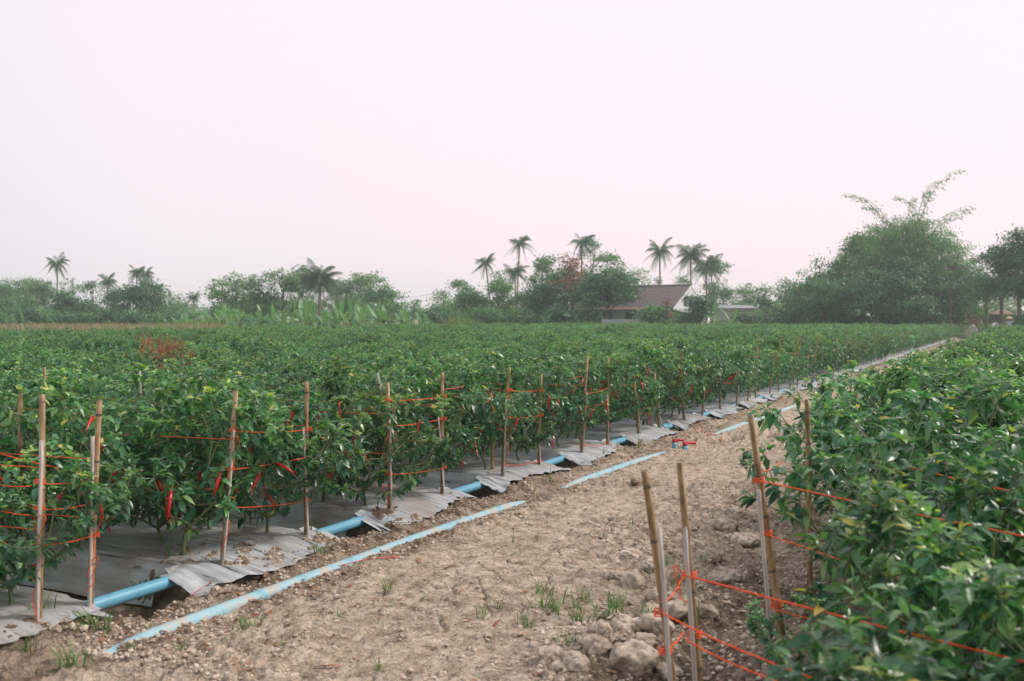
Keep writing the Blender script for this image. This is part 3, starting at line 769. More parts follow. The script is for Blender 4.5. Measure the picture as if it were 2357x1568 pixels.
# strings running back along the bed edges
for i in range(0, 13):
    b0, tt, c0, c1 = tops[i]
    for z in ((.86, .55) if i < 8 else (.85,)):
        p = on_stake(i, min(z, tt.z - .08)); s_, t_ = sd_of(p.x, p.y)
        off = -.03 if i % 2 == 0 else .03
        q = Vector(ST(s_ + off, t_ + 3.0, z + .0))
        twine(sag(p, q, .02, 14, .004), .0024, 'row_twine', ['orange', 'faded red'][z < .7] + f' string running back into the crop from the {ordn[i] if i < 12 else "thirteenth"} stake', 'twine', 'strings running back along the beds')
for px0, y0, px1, y1, d, lab in ((130, 993, 206, 982, 7.0, 'pink string lying on leaves beside the leftmost stake'), (330, 1001, 428, 993, 7.2, 'thick pink string over the crop right of the second stake'), (345, 924, 372, 934, 9.2, 'short pink bow of string on the canopy, left field'),
                                 (140, 838, 172, 832, 17, 'far pink string by the left edge of the canopy'), (665, 936, 697, 931, 8.6, 'red knotted string beside the straight stake'), (1020, 896, 1068, 890, 9.0, 'pink string on leaves right of the tan stake'),
                                 (100, 915, 20, 950, 9, 'faded string in the crop left of the leftmost stake top'), (1300, 872, 1340, 866, 11.2, 'orange string left of the brown tipped stake'), (0, 1045, 205, 1092, 5.6, 'orange string slanting in from the left edge'), (0, 1117, 70, 1119, 5.2, 'orange string reaching the leftmost stake from the edge'), (0, 1176, 70, 1186, 5.1, 'low orange string from the left edge to the leftmost stake')):
    twine(sag(img(px0, y0, d), img(px1, y1, d), .005, 6), .0042 if 'pink' in lab else .003, 'twine', lab, 'pink_twine' if 'pink' in lab else 'twine')

# ------------------------------------------------------------------ right side stakes
RS = [((1480, 1085), (1562, 1700), 3.22, 'whole', 'bamboo', 'thin spotted bamboo stake at bottom centre, left one of two'),
      ((1515, 1218), (1548, 1700), 3.18, 'split', 'grey_bamboo', 'pale split cane against the left thin stake at bottom centre'),
      ((1566, 1065), (1624, 1700), 3.42, 'whole', 'bamboo', 'bamboo stake tied with an orange knot at bottom centre'),
      ((1573, 1218), (1606, 1700), 3.38, 'split', 'grey_bamboo', 'grey split cane against the knotted stake at bottom centre'),
      ((1727, 958), (1826, 1640), 4.25, 'whole', 'bamboo', 'tall blurred bamboo stake leaning left at the edge of the right bed'),
      ((1742, 1130), (1785, 1640), 4.20, 'split', 'grey_bamboo', 'pale split cane against the tall blurred stake'),
      ((1855, 920), (1862, 1300), 5.9, 'whole', 'bamboo', 'bamboo stake inside the leaves of the right bed'),
      ((1967, 905), (1972, 1100), 7.2, 'whole', 'bamboo', 'stake top showing over the right bed leaves'),
      ((2010, 887), (2012, 1050), 8.2, 'whole', 'bamboo', 'farther stake top over the right bed leaves'),
      ((2037, 822), (2038, 900), 12, 'whole', 'grey_bamboo', 'white stake tip standing above the right bed')]
rst = []
for i, (a, b, d, kd, mt, lab) in enumerate(RS):
    top, bot = img(*a, d), img(*b, d)
    if bot.z > -.1:
        dirn = (bot - top); bot = top + dirn * ((top.z + .2) / (top.z - bot.z))
    place_stake(kd, bot, top, 200 + i, lab, 'stakes of the right bed', mt, .0135 if i < 4 else .0165); rst.append((bot, top))
def on_r(i, z):
    bot, top = rst[i]; u = (z - bot.z) / (top.z - bot.z); return bot.lerp(top, u)
def rl(px0, y0, d0, px1, y1, d1, r, lab, dip=.01, mat='twine'):
    a_, b_ = img(px0, y0, d0), img(px1, y1, d1)
    if (b_ - a_).length > .6: b_ = a_ + (b_ - a_) * 1.7; b_.z -= .10
    twine(sag(a_, b_, dip, 14, .0015), r, 'twine', lab, mat, 'strings of the right bed')
rl(1570, 1322, 3.36, 2235, 1432, 2.55, .0029, 'thick orange string from the knotted stake across the right crop')
rl(1525, 1412, 3.15, 1870, 1560, 2.75, .0027, 'orange string from the thin spotted stake slanting to the bottom edge')
rl(1575, 1470, 3.33, 1790, 1568, 3.0, .0027, 'second orange string slanting to the bottom edge')
rl(1742, 1105, 4.2, 2360, 1187, 3.3, .0027, 'orange string from the tall blurred stake across the crop')
rl(1750, 1225, 4.2, 2200, 1330, 3.5, .0022, 'thin red string below the upper one on the tall blurred stake')
rl(1760, 1395, 4.2, 1960, 1440, 3.9, .0022, 'lowest thin string on the tall blurred stake')
rl(1970, 975, 7.0, 2120, 990, 6.4, .0036, 'orange string over the far part of the right bed')
rl(2090, 1075, 4.6, 2357, 1098, 4.0, .0036, 'broken red string on leaves at the right edge')
rl(1574, 1326, 3.36, 1528, 1388, 3.2, .0028, 'slack orange string end down from the knot')
rl(1755, 1085, 4.4, 1800, 1064, 4.9, .003, 'orange string behind the tall blurred stake')
rl(1575, 1455, 3.33, 1520, 1500, 3.15, .0026, 'frayed string end by the split canes')
for i, zz, nm in ((2, zt(1325, 3.4), 'knotted stake, upper'), (2, zt(1462, 3.4), 'knotted stake, lower'), (0, zt(1412, 3.2), 'thin spotted stake, upper'), (0, zt(1500, 3.2), 'thin spotted stake, lower'), (4, zt(1105, 4.25), 'tall blurred stake, upper'), (4, zt(1225, 4.25), 'tall blurred stake, middle'), (4, zt(1390, 4.25), 'tall blurred stake, lower')):
    c = on_r(i, zz)
    twine(wrap(c + Vector((-.006, -.010, 0)), .024 if i != 0 else .021, 3, .009), .0022, 'twine_binding', f'orange twine binding round the {nm} one', 'twine', 'twine bindings on the right stakes')
twine(drop_loop(img(1568, 1318, 3.3), .06, .02), .002, 'twine_bow', 'orange bow on the knotted stake at bottom centre', 'twine')

# ------------------------------------------------------------------ film over the bed ends
def film(k, b0, t0, t1, side, label, group, seed, fine=True):
    rg = np.random.default_rng(seed)
    sa, sb = b0 + .0, b0 + BEDW + .02
    if side == 'L' and k == -1: sb -= .17
    ns = 56 if fine else 26
    Sx = np.linspace(sa - .03, sb + .03, ns)
    if side == 'L': ts = np.concatenate([np.linspace(0, .34, 12 if fine else 5), .34 + np.cumsum(np.linspace(.03, .5, 26 if fine else 10))])
    else: ts = np.concatenate([np.linspace(0, .2, 6), .2 + np.cumsum(np.linspace(.05, .5, 14))])
    V = []; suv = []
    ragged = .12 * fbm(Sx * 2.2, Sx * 0 + seed, 2, 7) + .05 * fbm(Sx * 14, Sx * 0, 2, 9)
    for j, tt in enumerate(ts):
        if side == 'L':
            te = (4.26 if k == -1 else 4.12) + ragged + .05 * abs(rg.normal()) * 0
            t = te + (4.48 - te) * (tt / .34) if tt <= .34 else 4.48 + (tt - .34)
        else:
            te = .62 + ragged; t = te - tt
        t = np.broadcast_to(t, Sx.shape).astype(float)
        g = gh(Sx, t, False)
        if side == 'L':
            lift = .118 - 1.1 * np.maximum(4.37 - t, 0) ** 1.0 * .45
            lift = np.where(t < 4.47, lift, .112 - .05 * sst(4.47, 4.9, t))
            edge = np.minimum(Sx - sa, sb - Sx); ef = sst(-.05, .14, edge)
            drape = np.where(t < 4.55, lift, 0)
            z = np.where(t < 4.5, np.maximum(g + .022, drape * (.75 + .25 * ef)), g + .034)
            z = z + .010 * fbm(Sx * 4.5 + t * 2, t * 3, 2, 13)
            z = np.where(t < 4.3, z + .012 * fbm(Sx * 5 + 6 * t, t * 5, 2, 17), z)
        else:
            z = g + .014 + .004 * fbm(Sx * 8, t * 2, 2, 13)
        z = z + .012 * np.exp(-((Sx - (sa + sb) / 2) / .5) ** 2)
        for a in range(ns):
            V.append(ST(Sx[a], t[a], z[a])); suv.append((Sx[a], t[a], z[a]))
    m = len(ts); i = np.arange(m * ns).reshape(m, ns)
    q = np.stack([i[:-1, :-1].ravel(), i[:-1, 1:].ravel(), i[1:, 1:].ravel(), i[1:, :-1].ravel()], 1)
    root = obj('mulch_film', mesh('mulch_film', V, q, suv=suv), 'film')
    # torn tails hanging off both corners
    if side == 'L':
        for sgn, sx in ((-1, sa), (1, sb)):
            if rg.random() < (.95 if fine else .4):
                ln = rg.uniform(.18, .34); W_ = rg.uniform(.10, .17); out = rg.uniform(.02, .13)
                TV = []; TS = []
                for j in range(7):
                    u = j / 6
                    tt = 4.46 - ln * u * 1.05; zc = .125 - .10 * u ** .8
                    cs = sx + sgn * (out * u) - sgn * .02; wd = W_ * (1 - u) ** .8 + .006
                    for e in (-1, 0, 1):
                        ss = cs - sgn * wd * .5 + e * wd * .5
                        g_ = gz(ss, tt, False) + .02
                        z_ = max(g_, zc + (.012 if e == 0 else 0) + .006 * rg.normal())
                        TV.append(ST(ss, tt, z_)); TS.append((ss, tt, z_))
                qq = [(j * 3 + e, j * 3 + e + 1, j * 3 + e + 4, j * 3 + e + 3) for j in range(6) for e in (0, 1)]
                obj('torn_tail', mesh('torn_tail', TV, qq, suv=TS), 'film', root)
    tag(root, label, 'plastic mulch', group)
for k in range(-3, 40):
    lab = {-1: 'dirty silver mulch film on the bed at the bottom left corner', 0: 'silver mulch film with the largest torn flap, under the husked stake', 1: 'silver mulch film bed end beside the red chillies', 2: 'silver mulch film bed end under the olive stake', 3: 'silver mulch film bed end under the brown tipped stake', 4: 'silver mulch film bed end just left of the red valves', 5: 'silver mulch film bed end just right of the red valves'}.get(k, f'silver mulch film at the {ordn[k - 5]} bed end past the red valves' if 6 <= k < 16 else 'narrow looking strip of silver mulch film at a distant bed end')
    film(k, BED0 + k * PITCH, 4.2, 14, 'L', lab, 'silver mulch films over the left bed ends', 300 + k, k < 9)
for k in range(-2, 8):
    film(k, RB0 + k * PITCH, 1.0, -6, 'R', f'mulch film under the {ordn[k + 2]} bed right of the track, counted from the camera', 'mulch films under the right crop', 400 + k, True)

# ------------------------------------------------------------------ pipes and valves
def pipe(name, fn, s0, s1, ds, r, mat, label, cat='water pipe', n=14):
    mb = MB(); S = np.arange(s0, s1, ds); mb.tube([ST(s_, *fn(s_)) for s_ in S], r, n); o = obj(name, mb.mesh(name), mat)
    return tag(o, label, cat)
p1 = pipe('water_pipe', lambda s_: (4.405 + .008 * math.sin(s_ * .8), .068 + .006 * math.sin(s_ * 1.3)), 1.0, 86, .45, .0375, 'pipe', 'thick blue plastic pipe running under the film along the bed ends')
mb = MB()
for sj in (13.3,):
    mb.tube([ST(sj - .09, 4.405, .071), ST(sj + .09, 4.405, .071)], .047, 14)
o = obj('pipe_collar', mb.mesh('pipe_collar'), 'pipe', p1)
mb = MB(); mb.tube([ST(13.3, 4.405, .07), ST(13.3, 4.36, .02), ST(13.3, 4.33, -.10)], .04, 12)
o = obj('pipe_branch', mb.mesh('pipe_branch'), 'pipe', p1)
def p2f(s_):
    t, z = pipe2_line(np.array([s_])); return float(t[0]), float(z[0])
pipe('buried_pipe', p2f, 2.2, 30, .12, .043, 'dusty_pipe', 'dusty blue pipe half buried in the soil beside the track')
for i, (px, y, d, lab) in enumerate(((1552, 1022, 12.3, 'red handled water valve nearer the bed, left one of two'), (1577, 1032, 12.0, 'red handled water valve beside the small pit, right one of two'))):
    p = img(px, y, d); s_, t_ = sd_of(p.x, p.y)
    p.z = gz(s_, t_) + .0
    r_ = empty('water_valve', p, R(10 + 15 * i), .8 if i == 0 else .95)
    mb = MB(); mb.tube([(0, 0, -.03), (0, 0, .06)], [.035, .035], 12); mb.tube([(-.03, 0, -.03), (.03, 0, -.03)], [.04, .04], 12)
    obj('valve_body', mb.mesh('valve_body'), 'pipe', r_)
    mb = MB(); mb.tube([(0, 0, .06), (0, 0, .085), (0, 0, .10)], [.03, .034, .024], 10)
    mb.tube([(-.03, 0, .088), (.05, 0, .094), (.13, 0, .09), (.155, 0, .085)], [.02, .015, .018, .022], 8)
    obj('handle', mb.mesh('handle'), 'valve_red', r_)
    tag(r_, lab, 'water valve', 'red water valves')
gl = []
for (px, y) in ((1583, 985), (1590, 978), (1603, 982), (1612, 992), (1630, 1001), (1645, 1004), (1660, 1005)):
    p = img(px, y, 13); d = EYE * F / (y - 731); p = img(px, y, d); s_, t_ = sd_of(p.x, p.y); p.z = gz(s_, t_) + .012; gl.append(p)
twine(gl, .006, 'twine_on_ground', 'orange twine dropped on the soil by the small pit')
def ground_twine(pxs, r, lab, mat='twine'):
    P = []
    for px, y in pxs:
        d = (EYE - 0.0) * F / (y - 731); p = img(px, y, d); s_, t_ = sd_of(p.x, p.y); p.z = gz(s_, t_) + .012; P.append(p)
    twine(P, r, 'twine_on_ground', lab, mat)
ground_twine([(690, 1330), (730, 1318), (780, 1308), (830, 1303), (880, 1300), (915, 1292), (905, 1284)], .003, 'faded red string lying on soil by the half buried pipe', 'pink_twine')
ground_twine([(440, 1382), (470, 1368), (500, 1362), (540, 1352)], .0025, 'thin red string on soil below the large silver flap', 'pink_twine')
ground_twine([(20, 1460), (22, 1400), (40, 1370), (60, 1362), (66, 1400), (50, 1440)], .0028, 'red string tangle at the foot of the leftmost stake')
ground_twine([(500, 1282), (540, 1270), (575, 1262)], .0035, 'red string scrap on the film behind the husked stake')

# ------------------------------------------------------------------ clods
def clod_mesh(seed, sub=1, rough=.22, flat=.65):
    rg = np.random.default_rng(seed)
    import bmesh
    bm = bmesh.new(); bmesh.ops.create_icosphere(bm, subdivisions=sub, radius=1)
    V = np.array([v.co[:] for v in bm.verts]); T = np.array([[v.index for v in f.verts] for f in bm.faces]); bm.free()
    o = rg.uniform(0, 50, 3)
    f = 1 + rough * 2 * fbm(V[:, 0] * 1.6 + o[0] + V[:, 2], V[:, 1] * 1.6 + o[1] - V[:, 2] * .7, 3, seed)
    # chopped facets
    for _ in range(4):
        n = rg.normal(size=3); n /= np.linalg.norm(n); dd = V @ n; f = np.where(dd * f > .72, .72 / np.maximum(dd, .3), f)
    V = V * f[:, None] * np.array([1, rg.uniform(.7, 1), flat])
    return V, T
def clods_stuff():
    base = [clod_mesh(500 + i, 1, .3) for i in range(6)]
    VV = []; TT = []; n = 0
    rg = np.random.default_rng(77); NT = 52000
    SS = 3.3 + 11 * rg.random(NT) ** 1.6; TTt = rg.uniform(.95, 4.45, NT)
    dens = .10 + .8 * (1 - sst(1.5, 2.6, TTt)) * (1 - sst(6, 10, SS)) + .55 * sst(3.5, 3.75, TTt) + .6 * np.maximum(0, fbm(SS * .9, TTt * .9, 3, 21))
    kp = np.where(rg.random(NT) < dens)[0][:14000]; ZZ = gh(SS[kp], TTt[kp])
    for s_, t_, z in zip(SS[kp], TTt[kp], ZZ):
        r = .005 + .014 * rg.random() ** 2.5 + (.016 * rg.random() if rg.random() < .035 else 0)
        V, T = base[rg.integers(6)]; a = rg.uniform(0, 6.28); c, sn = math.cos(a), math.sin(a)
        X = V @ np.array([[c, sn, 0], [-sn, c, 0], [0, 0, 1]]) * r
        VV.append(X + np.array(ST(s_, t_, z + r * .25))); TT.append(T + n); n += len(V)
    o = obj('soil_crumbs', mesh('soil_crumbs', np.concatenate(VV), None, np.concatenate(TT), smooth=False), 'clod')
    stuff(o, 'loose crumbs of dry soil scattered over the track', 'soil crumbs')
clods_stuff()
BIG = [(1455, 1355, 46), (1428, 1395, 32), (1440, 1465, 60), (1385, 1480, 40), (1510, 1470, 52), (1370, 1520, 48), (1450, 1540, 80), (1268, 1535, 42), (1560, 1430, 44), (1320, 1558, 46), (1715, 1250, 40), (1668, 1228, 36), (1600, 1262, 34), (1462, 1128, 16), (1450, 1280, 34), (1655, 1345, 34),
       (265, 1412, 20), (1585, 1395, 34), (1510, 1390, 30), (1690, 1190, 26), (1540, 1545, 40), (1330, 1450, 18), (560, 1525, 10), (1120, 1480, 13), (1410, 1345, 30), (1495, 1320, 34), (1640, 1290, 38), (1690, 1330, 34), (1405, 1430, 26), (1480, 1500, 44), (1345, 1500, 26), (1540, 1400, 30), (1625, 1420, 36), (1290, 1560, 34), (1230, 1500, 20), (1500, 1420, 38)]
lbl = ['dry cracked clod left of the knotted stake', 'small pale clod under the cracked one', 'large rounded clod left of the thin spotted stake', 'medium clod left of the large rounded one', 'broad clod between the two thin stakes', 'angular clod low beside the grass', 'largest pale clod at the bottom edge', 'lone clod at the bottom edge left of the heap',
       'clod behind the thin spotted stake', 'flat clod at the bottom edge of the heap', 'curved clod near the tall blurred stake', 'clod with crumbs beside the curved one', 'low clod behind the grey split cane', 'single brown clod lying alone on the track', 'low clod ahead of the heap', 'clod between knotted and tall stake',
       'clod on the bank under the exposed pipe', 'clod just right of the thin spotted stake', 'pale clod above the broad one', 'farthest clod of the heap', 'clod at the foot of the knotted stake', 'small clod among grass', 'pebble sized clod at bottom left', 'pebble sized clod near the bottom centre', 'clod left of the cracked one', 'clod above the thin spotted stake foot', 'clod right of the grey split cane, upper', 'clod halfway to the tall blurred stake', 'small clod above the large rounded one', 'rough clod between the stake feet, lower', 'small clod beside the angular one', 'clod right behind the knotted stake', 'clod right of the knotted stake, lower', 'clod at the bottom edge beside the lone clod', 'small outlying clod left of the heap', 'clod in the middle of the heap']
for i, (px, y, wpx) in enumerate(BIG):
    d = EYE * F / (y - 731); x = (px - 1178.5) * d / F; s_, t_ = sd_of(x, d); r = wpx * d / F * .88
    V, T = clod_mesh(600 + i, 4 if wpx > 25 else 2, .20, .6)
    f1_, f2_ = worley(V[:, 0] * 1.6 + i, V[:, 1] * 1.6 + V[:, 2], 7); V = V * (1 - .22 * (1 - sst(0, .16, f2_ - f1_)))[:, None] + .075 * fbm(V[:, 0] * 6 + i, V[:, 1] * 6 + V[:, 2] * 5, 3, 3)[:, None]
    o = obj('soil_clod', mesh('soil_clod', V * r, None, T, smooth=True), 'dark_clod' if i in (13,) else 'clod', None, (x, d, gz(s_, t_) + r * .25), (0, 0, random.uniform(0, 6)))
    tag(o, lbl[i], 'soil clod', 'dry soil clods')

# ------------------------------------------------------------------ grass tufts and litter
def tuft_mesh(seed, n=16, h=.10, spread=.06, wd=.0022, lean=1.0, tlo=.1, thi=.8):
    rg = np.random.default_rng(seed); V = []; Q = []; T = []; ti = []
    for b in range(n):
        a = rg.uniform(0, 6.28); l = h * rg.uniform(.5, 1.15); out = lean * rg.uniform(.2, 1.0); x0, y0 = rg.normal(0, spread * .25, 2); c, s_ = math.cos(a), math.sin(a)
        k = len(V); t_ = rg.uniform(tlo, thi); w_ = wd * rg.uniform(.7, 1.2)
        for j in range(3):
            u = j / 3; rr = out * l * u ** 1.3; z = l * u * (1 - .5 * u * out)
            V += [(x0 + c * rr - s_ * w_ * (1 - u * .5), y0 + s_ * rr + c * w_ * (1 - u * .5), z), (x0 + c * rr + s_ * w_ * (1 - u * .5), y0 + s_ * rr - c * w_ * (1 - u * .5), z)]; ti += [t_, t_]
        V.append((x0 + c * out * l, y0 + s_ * out * l, l * max(.05, 1 - .62 * out))); ti.append(t_)
        Q += [(k, k + 1, k + 3, k + 2), (k + 2, k + 3, k + 5, k + 4)]; T.append((k + 4, k + 5, k + 6))
    return mesh('grass_tuft', V, Q, T, tint=ti)
tmarks = [(65, 1425, 'the leftmost stake'), (183, 1420, 'the second stake'), (310, 1370, 'the exposed pipe'), (487, 1333, 'the husked stake'), (683, 1262, 'the straight stake'), (770, 1215, 'the second exposed pipe length'), (875, 1200, 'the stake by the red chillies'), (1000, 1160, 'the tan stake'), (1140, 1118, 'the olive stake'), (1225, 1090, 'the leaf hidden stake'), (1383, 1040, 'the stake before the elbow'), (1462, 1128, 'the lone brown clod'), (1555, 1022, 'the red valves'), (1480, 1250, 'the thin spotted stake'), (1580, 1330, 'the knotted stake'), (1740, 1130, 'the tall blurred stake'), (1440, 1465, 'the large rounded clod'), (1268, 1535, 'the lone clod at the bottom'), (1180, 1155, 'the end of the buried pipe'), (1285, 1115, 'the second buried pipe length'), (600, 1375, 'the half buried pipe'), (260, 1512, 'the near end of the buried pipe'), (560, 1525, 'the pebble at bottom left'), (1120, 1480, 'the pebble near the bottom centre'), (900, 1290, 'the faded red string'), (30, 1568, 'the bottom left corner'), (880, 1568, 'the bottom edge'), (780, 1400, 'the open track'), (1000, 1400, 'the middle of the track'), (1200, 1300, 'the bare centre of the track')]
used_t = set()
def tuft_label(px, y):
    for m in sorted(tmarks, key=lambda q: (q[0] - px) ** 2 + ((q[1] - y) * 1.5) ** 2):
        dx, dy = px - m[0], y - m[1]
        w_ = ('right of' if dx > 0 else 'left of') if abs(dx) > abs(dy) * 1.3 else ('below' if dy > 0 else 'above')
        l = f'green grass tuft growing {w_} {m[2]}'
        if l not in used_t: used_t.add(l); return l
TM = [tuft_mesh(700 + i) for i in range(4)] + [tuft_mesh(720, 6, .15, .03, .0022, .5), tuft_mesh(721, 26, .09, .14, .0028, 1.2)]
for m_ in TM: m_.materials.append(M['grass'])
GT = [(1270, 1410, 1.6, 5), (1390, 1432, 1.7, 5), (1250, 1380, 1.3, 0), (1110, 1425, 1, 1), (1330, 1440, 1.3, 2), (1415, 1410, 1.5, 3), (895, 1365, 1.0, 1), (570, 1440, 1.0, 5), (207, 1470, 1.6, 5), (105, 1455, 1.5, 1), (160, 1545, 1.5, 5), (735, 1290, 1.1, 5), (1455, 1222, .9, 4), (1300, 1170, 1, 4), (1180, 1255, .7, 4),
      (1605, 1440, 1.1, 4), (1230, 1135, 1.0, 4), (1265, 1115, 1.1, 4), (1530, 1315, 1, 2), (1480, 1440, 1.2, 0), (1350, 1395, 1.2, 3), (1640, 1200, .9, 4), (880, 1552, .8, 0), (415, 1490, .6, 1), (1000, 1330, .6, 4), (780, 1420, .6, 2), (1720, 1120, .9, 4), (1670, 1140, .8, 4), (1500, 1190, .7, 4), (1210, 1450, 1.1, 3),
      (1760, 1050, .9, 4), (1390, 1060, 1.1, 4), (1470, 1035, 1.1, 4), (1150, 1410, .9, 2), (1310, 1500, 1, 1), (300, 1495, .7, 0), (650, 1490, .5, 2), (60, 1520, 1.1, 3), (1620, 1300, .9, 0), (1560, 1350, 1, 1), (1125, 1120, 1.1, 4), (870, 1215, 1, 4), (715, 1258, 1.2, 4), (390, 1330, 1.2, 4), (200, 1385, 1.3, 5), (330, 1350, 1.4, 5)]
for i, (px, y, s_c, v) in enumerate(GT):
    d = EYE * F / (y - 731); x = (px - 1178.5) * d / F; s_, t_ = sd_of(x, d)
    o = obj('grass_tuft', TM[v], None, None, (x, d, gz(s_, t_) - .004), (0, 0, random.uniform(0, 6)), s_c * 1.15)
    big = i in (0, 1)
    tag(o, {0: 'widest grass tuft on the track left of the clod heap', 1: 'bushy grass tuft against the clod heap', 8: 'bushy tuft below the second stake on the left bank', 10: 'spreading tuft at the bottom left corner'}.get(i, tuft_label(px, y)), 'grass tuft', 'grass tufts on the track')
def litter():
    rg = np.random.default_rng(88); V = []; Q = []; ti = []
    for i in range(1500):
        s_ = 3.4 + 10 * rg.random() ** 1.3; t_ = rg.uniform(1.1, 5.6) if rg.random() < .6 else rg.uniform(3.6, 4.4)
        l = rg.uniform(.01, .055); w_ = rg.uniform(.001, .004) if rg.random() < .8 else rg.uniform(.006, .012); a = rg.uniform(0, 3.14)
        z = gz(s_, t_) + .007; c, sn = math.cos(a), math.sin(a)
        if t_ > 4.4: z += .025
        p = np.array(ST(s_, t_, z)); d = np.array([c, sn, rg.normal(0, .12)]); n = np.array([-sn, c, 0]); k = len(V)
        V += [p - d * l - n * w_, p - d * l + n * w_, p + n * w_ + [0, 0, .006], p - n * w_ + [0, 0, .006], p + d * l - n * w_ * .4, p + d * l + n * w_ * .4]
        Q += [(k, k + 1, k + 2, k + 3), (k + 3, k + 2, k + 5, k + 4)]; ti += [rg.random()] * 6
    stuff(obj('leaf_litter', mesh('leaf_litter', V, Q, tint=ti), 'dry_leaf'), 'dry straw and leaf scraps strewn over soil and film', 'leaf litter')
litter()
# rust coloured dead chili plants standing in the left field
def dead_plant(x, y, seed, label, h=1.25):
    rg = np.random.default_rng(seed); root = empty('dead_chili_plant', (x, y, 0)); mb = MB(); P = []; D = []
    for i in range(26):
        a = rg.uniform(0, 6.28); top = Vector((math.cos(a) * rg.uniform(.05, .45), math.sin(a) * rg.uniform(.05, .45), h * rg.uniform(.75, 1.05)))
        mid = top * .5 + Vector((0, 0, .05)); mb.tube([(0, 0, .0), mid, top], [.006, .004, .002], 4)
        for j in range(26):
            u = rg.uniform(.45, 1); p = mid.lerp(top, (u - .45) / .55) if u > .5 else mid; P.append(tuple(p + Vector(rg.normal(0, .02, 3)))); D.append((rg.normal(0, .35), rg.normal(0, .35), -1))
    obj('stem', mb.mesh('dead_stem'), 'bark', root)
    n = len(P); Ln = rg.uniform(.04, .08, n); V, q, t, ti = leaves(np.array(P), np.array(D), Ln, Ln * .3, rg.random(n), rg)
    obj('withered_foliage', mesh('withered_foliage', V, q, t, tint=ti), 'rust_leaf', root)
    tag(root, label, 'dead chili plant', 'rust brown dead chili plants')
for i, (px, d, lab) in enumerate(((345, 17.5, 'rust brown dead chili plant, left one of the withered patch'), (363, 17, 'tallest rust brown dead chili plant in the withered patch'), (383, 16.6, 'rust brown dead chili plant, right of the tallest'), (398, 15.6, 'nearest low rust brown plant at the right of the withered patch'))):
    x, y, _ = at(px, d); dead_plant(x, y, 900 + i, lab, [1.28, 1.33, 1.26, 1.12][i])
# a low wilting chili in the right foreground corner of the track
x, y, _ = at(1655, 3.0)
r_ = empty('chili_seedling', (x, y, gzw(x, y)), 1.0, .24)
obj('foliage', VAR[5][0], ['chili', 'flower'], r_); obj('stem', VAR[5][1], 'stem', r_)
tag(r_, 'low chili shoot at the bottom edge beside the tied stakes', 'chili plant')
x, y, _ = at(1690, 3.9)
r_ = empty('chili_shoot', (x + .32, y + .1, gzw(x, y) + .32), 1.7, .40)
obj('foliage', VAR[6][0], ['chili', 'flower'], r_); obj('stem', VAR[6][1], 'stem', r_)
tag(r_, 'small chili plant reaching left past the tall blurred stake', 'chili plant')
print('near done', time.time() - T0)

# ------------------------------------------------------------------ distant trees
def crown(W, D_, H, z0, n, leaf, seed, clumps=70, sig=.35, flat=1.0, lobes=9, low=0., droop=.0, shape='round'):
    """leaf faces in clumps on the surface of several lobes; W width, D_ depth, crown from z0 to H"""
    rg = np.random.default_rng(seed); h = H - z0
    Lc = []; lobes = max(lobes, int(lobes * W * h / 26))
    for i in range(lobes):
        u = -1 + 2 * (i + rg.random()) / lobes; vz = rg.random() ** .8
        if i == 0: u, vz = rg.uniform(-.15, .15), 1
        lim = math.sqrt(max(0, 1 - (vz * .85) ** 2)) if shape == 'round' else 1
        x = u * W * .5 * lim * .74; rr = min(W * .5, h * .5) * rg.uniform(.45, .66)
        z = z0 + rr + (h - 2 * rr) * vz
        Lc.append((x, rg.uniform(-.5, .5) * D_ * .5, z, rr * rg.uniform(.9, 1.25), rr))
    Lc = np.array(Lc); cl = Lc[rg.integers(0, len(Lc), clumps)]
    v = rg.normal(size=(clumps, 3)); v /= np.linalg.norm(v, axis=1, keepdims=True)
    v[:, 2] = np.where(v[:, 2] < -.35, -v[:, 2] * .6, v[:, 2])
    rad = rg.uniform(.72, 1.04, clumps)
    cc = cl[:, :3] + v * np.stack([cl[:, 3], cl[:, 3] * D_ / max(W, .1) * .9 + .2, cl[:, 4]], 1) * rad[:, None]
    cc[:, 2] = np.maximum(cc[:, 2], z0 * .7 + .2)
    csz = rg.uniform(.6, 1.3, clumps); ct = rg.normal(.5, .24, clumps)
    idx = rg.integers(0, clumps, n)
    off = rg.normal(0, 1, (n, 3)) * sig * csz[idx][:, None] * np.array([1.15, 1.15, .62 * flat])
    P = cc[idx] + off
    out = P - np.array([0, 0, z0 + h * .4]); out /= np.linalg.norm(out, axis=1, keepdims=True) + 1e-6
    nor = out * .6 + rg.normal(0, .55, (n, 3)) + np.array([0, 0, .35]); nor /= np.linalg.norm(nor, axis=1, keepdims=True)
    a = np.cross(nor, rg.normal(size=(n, 3))); a /= np.linalg.norm(a, axis=1, keepdims=True); b = np.cross(nor, a)
    a[:, 2] -= droop; 
    ln = leaf * rg.uniform(.6, 1.3, n)[:, None]; wd = ln * .42
    V = np.stack([P - a * ln * .5, P + b * wd * .5 - nor * wd * .12, P + a * ln * .5 - nor * ln * .12, P - b * wd * .5 - nor * wd * .12], 1).reshape(-1, 3)
    Q = np.arange(n * 4).reshape(-1, 4)
    tint = np.clip(ct[idx] + rg.normal(0, .12, n), 0, 1)
    return V, Q, np.repeat(tint, 4), cc, Lc
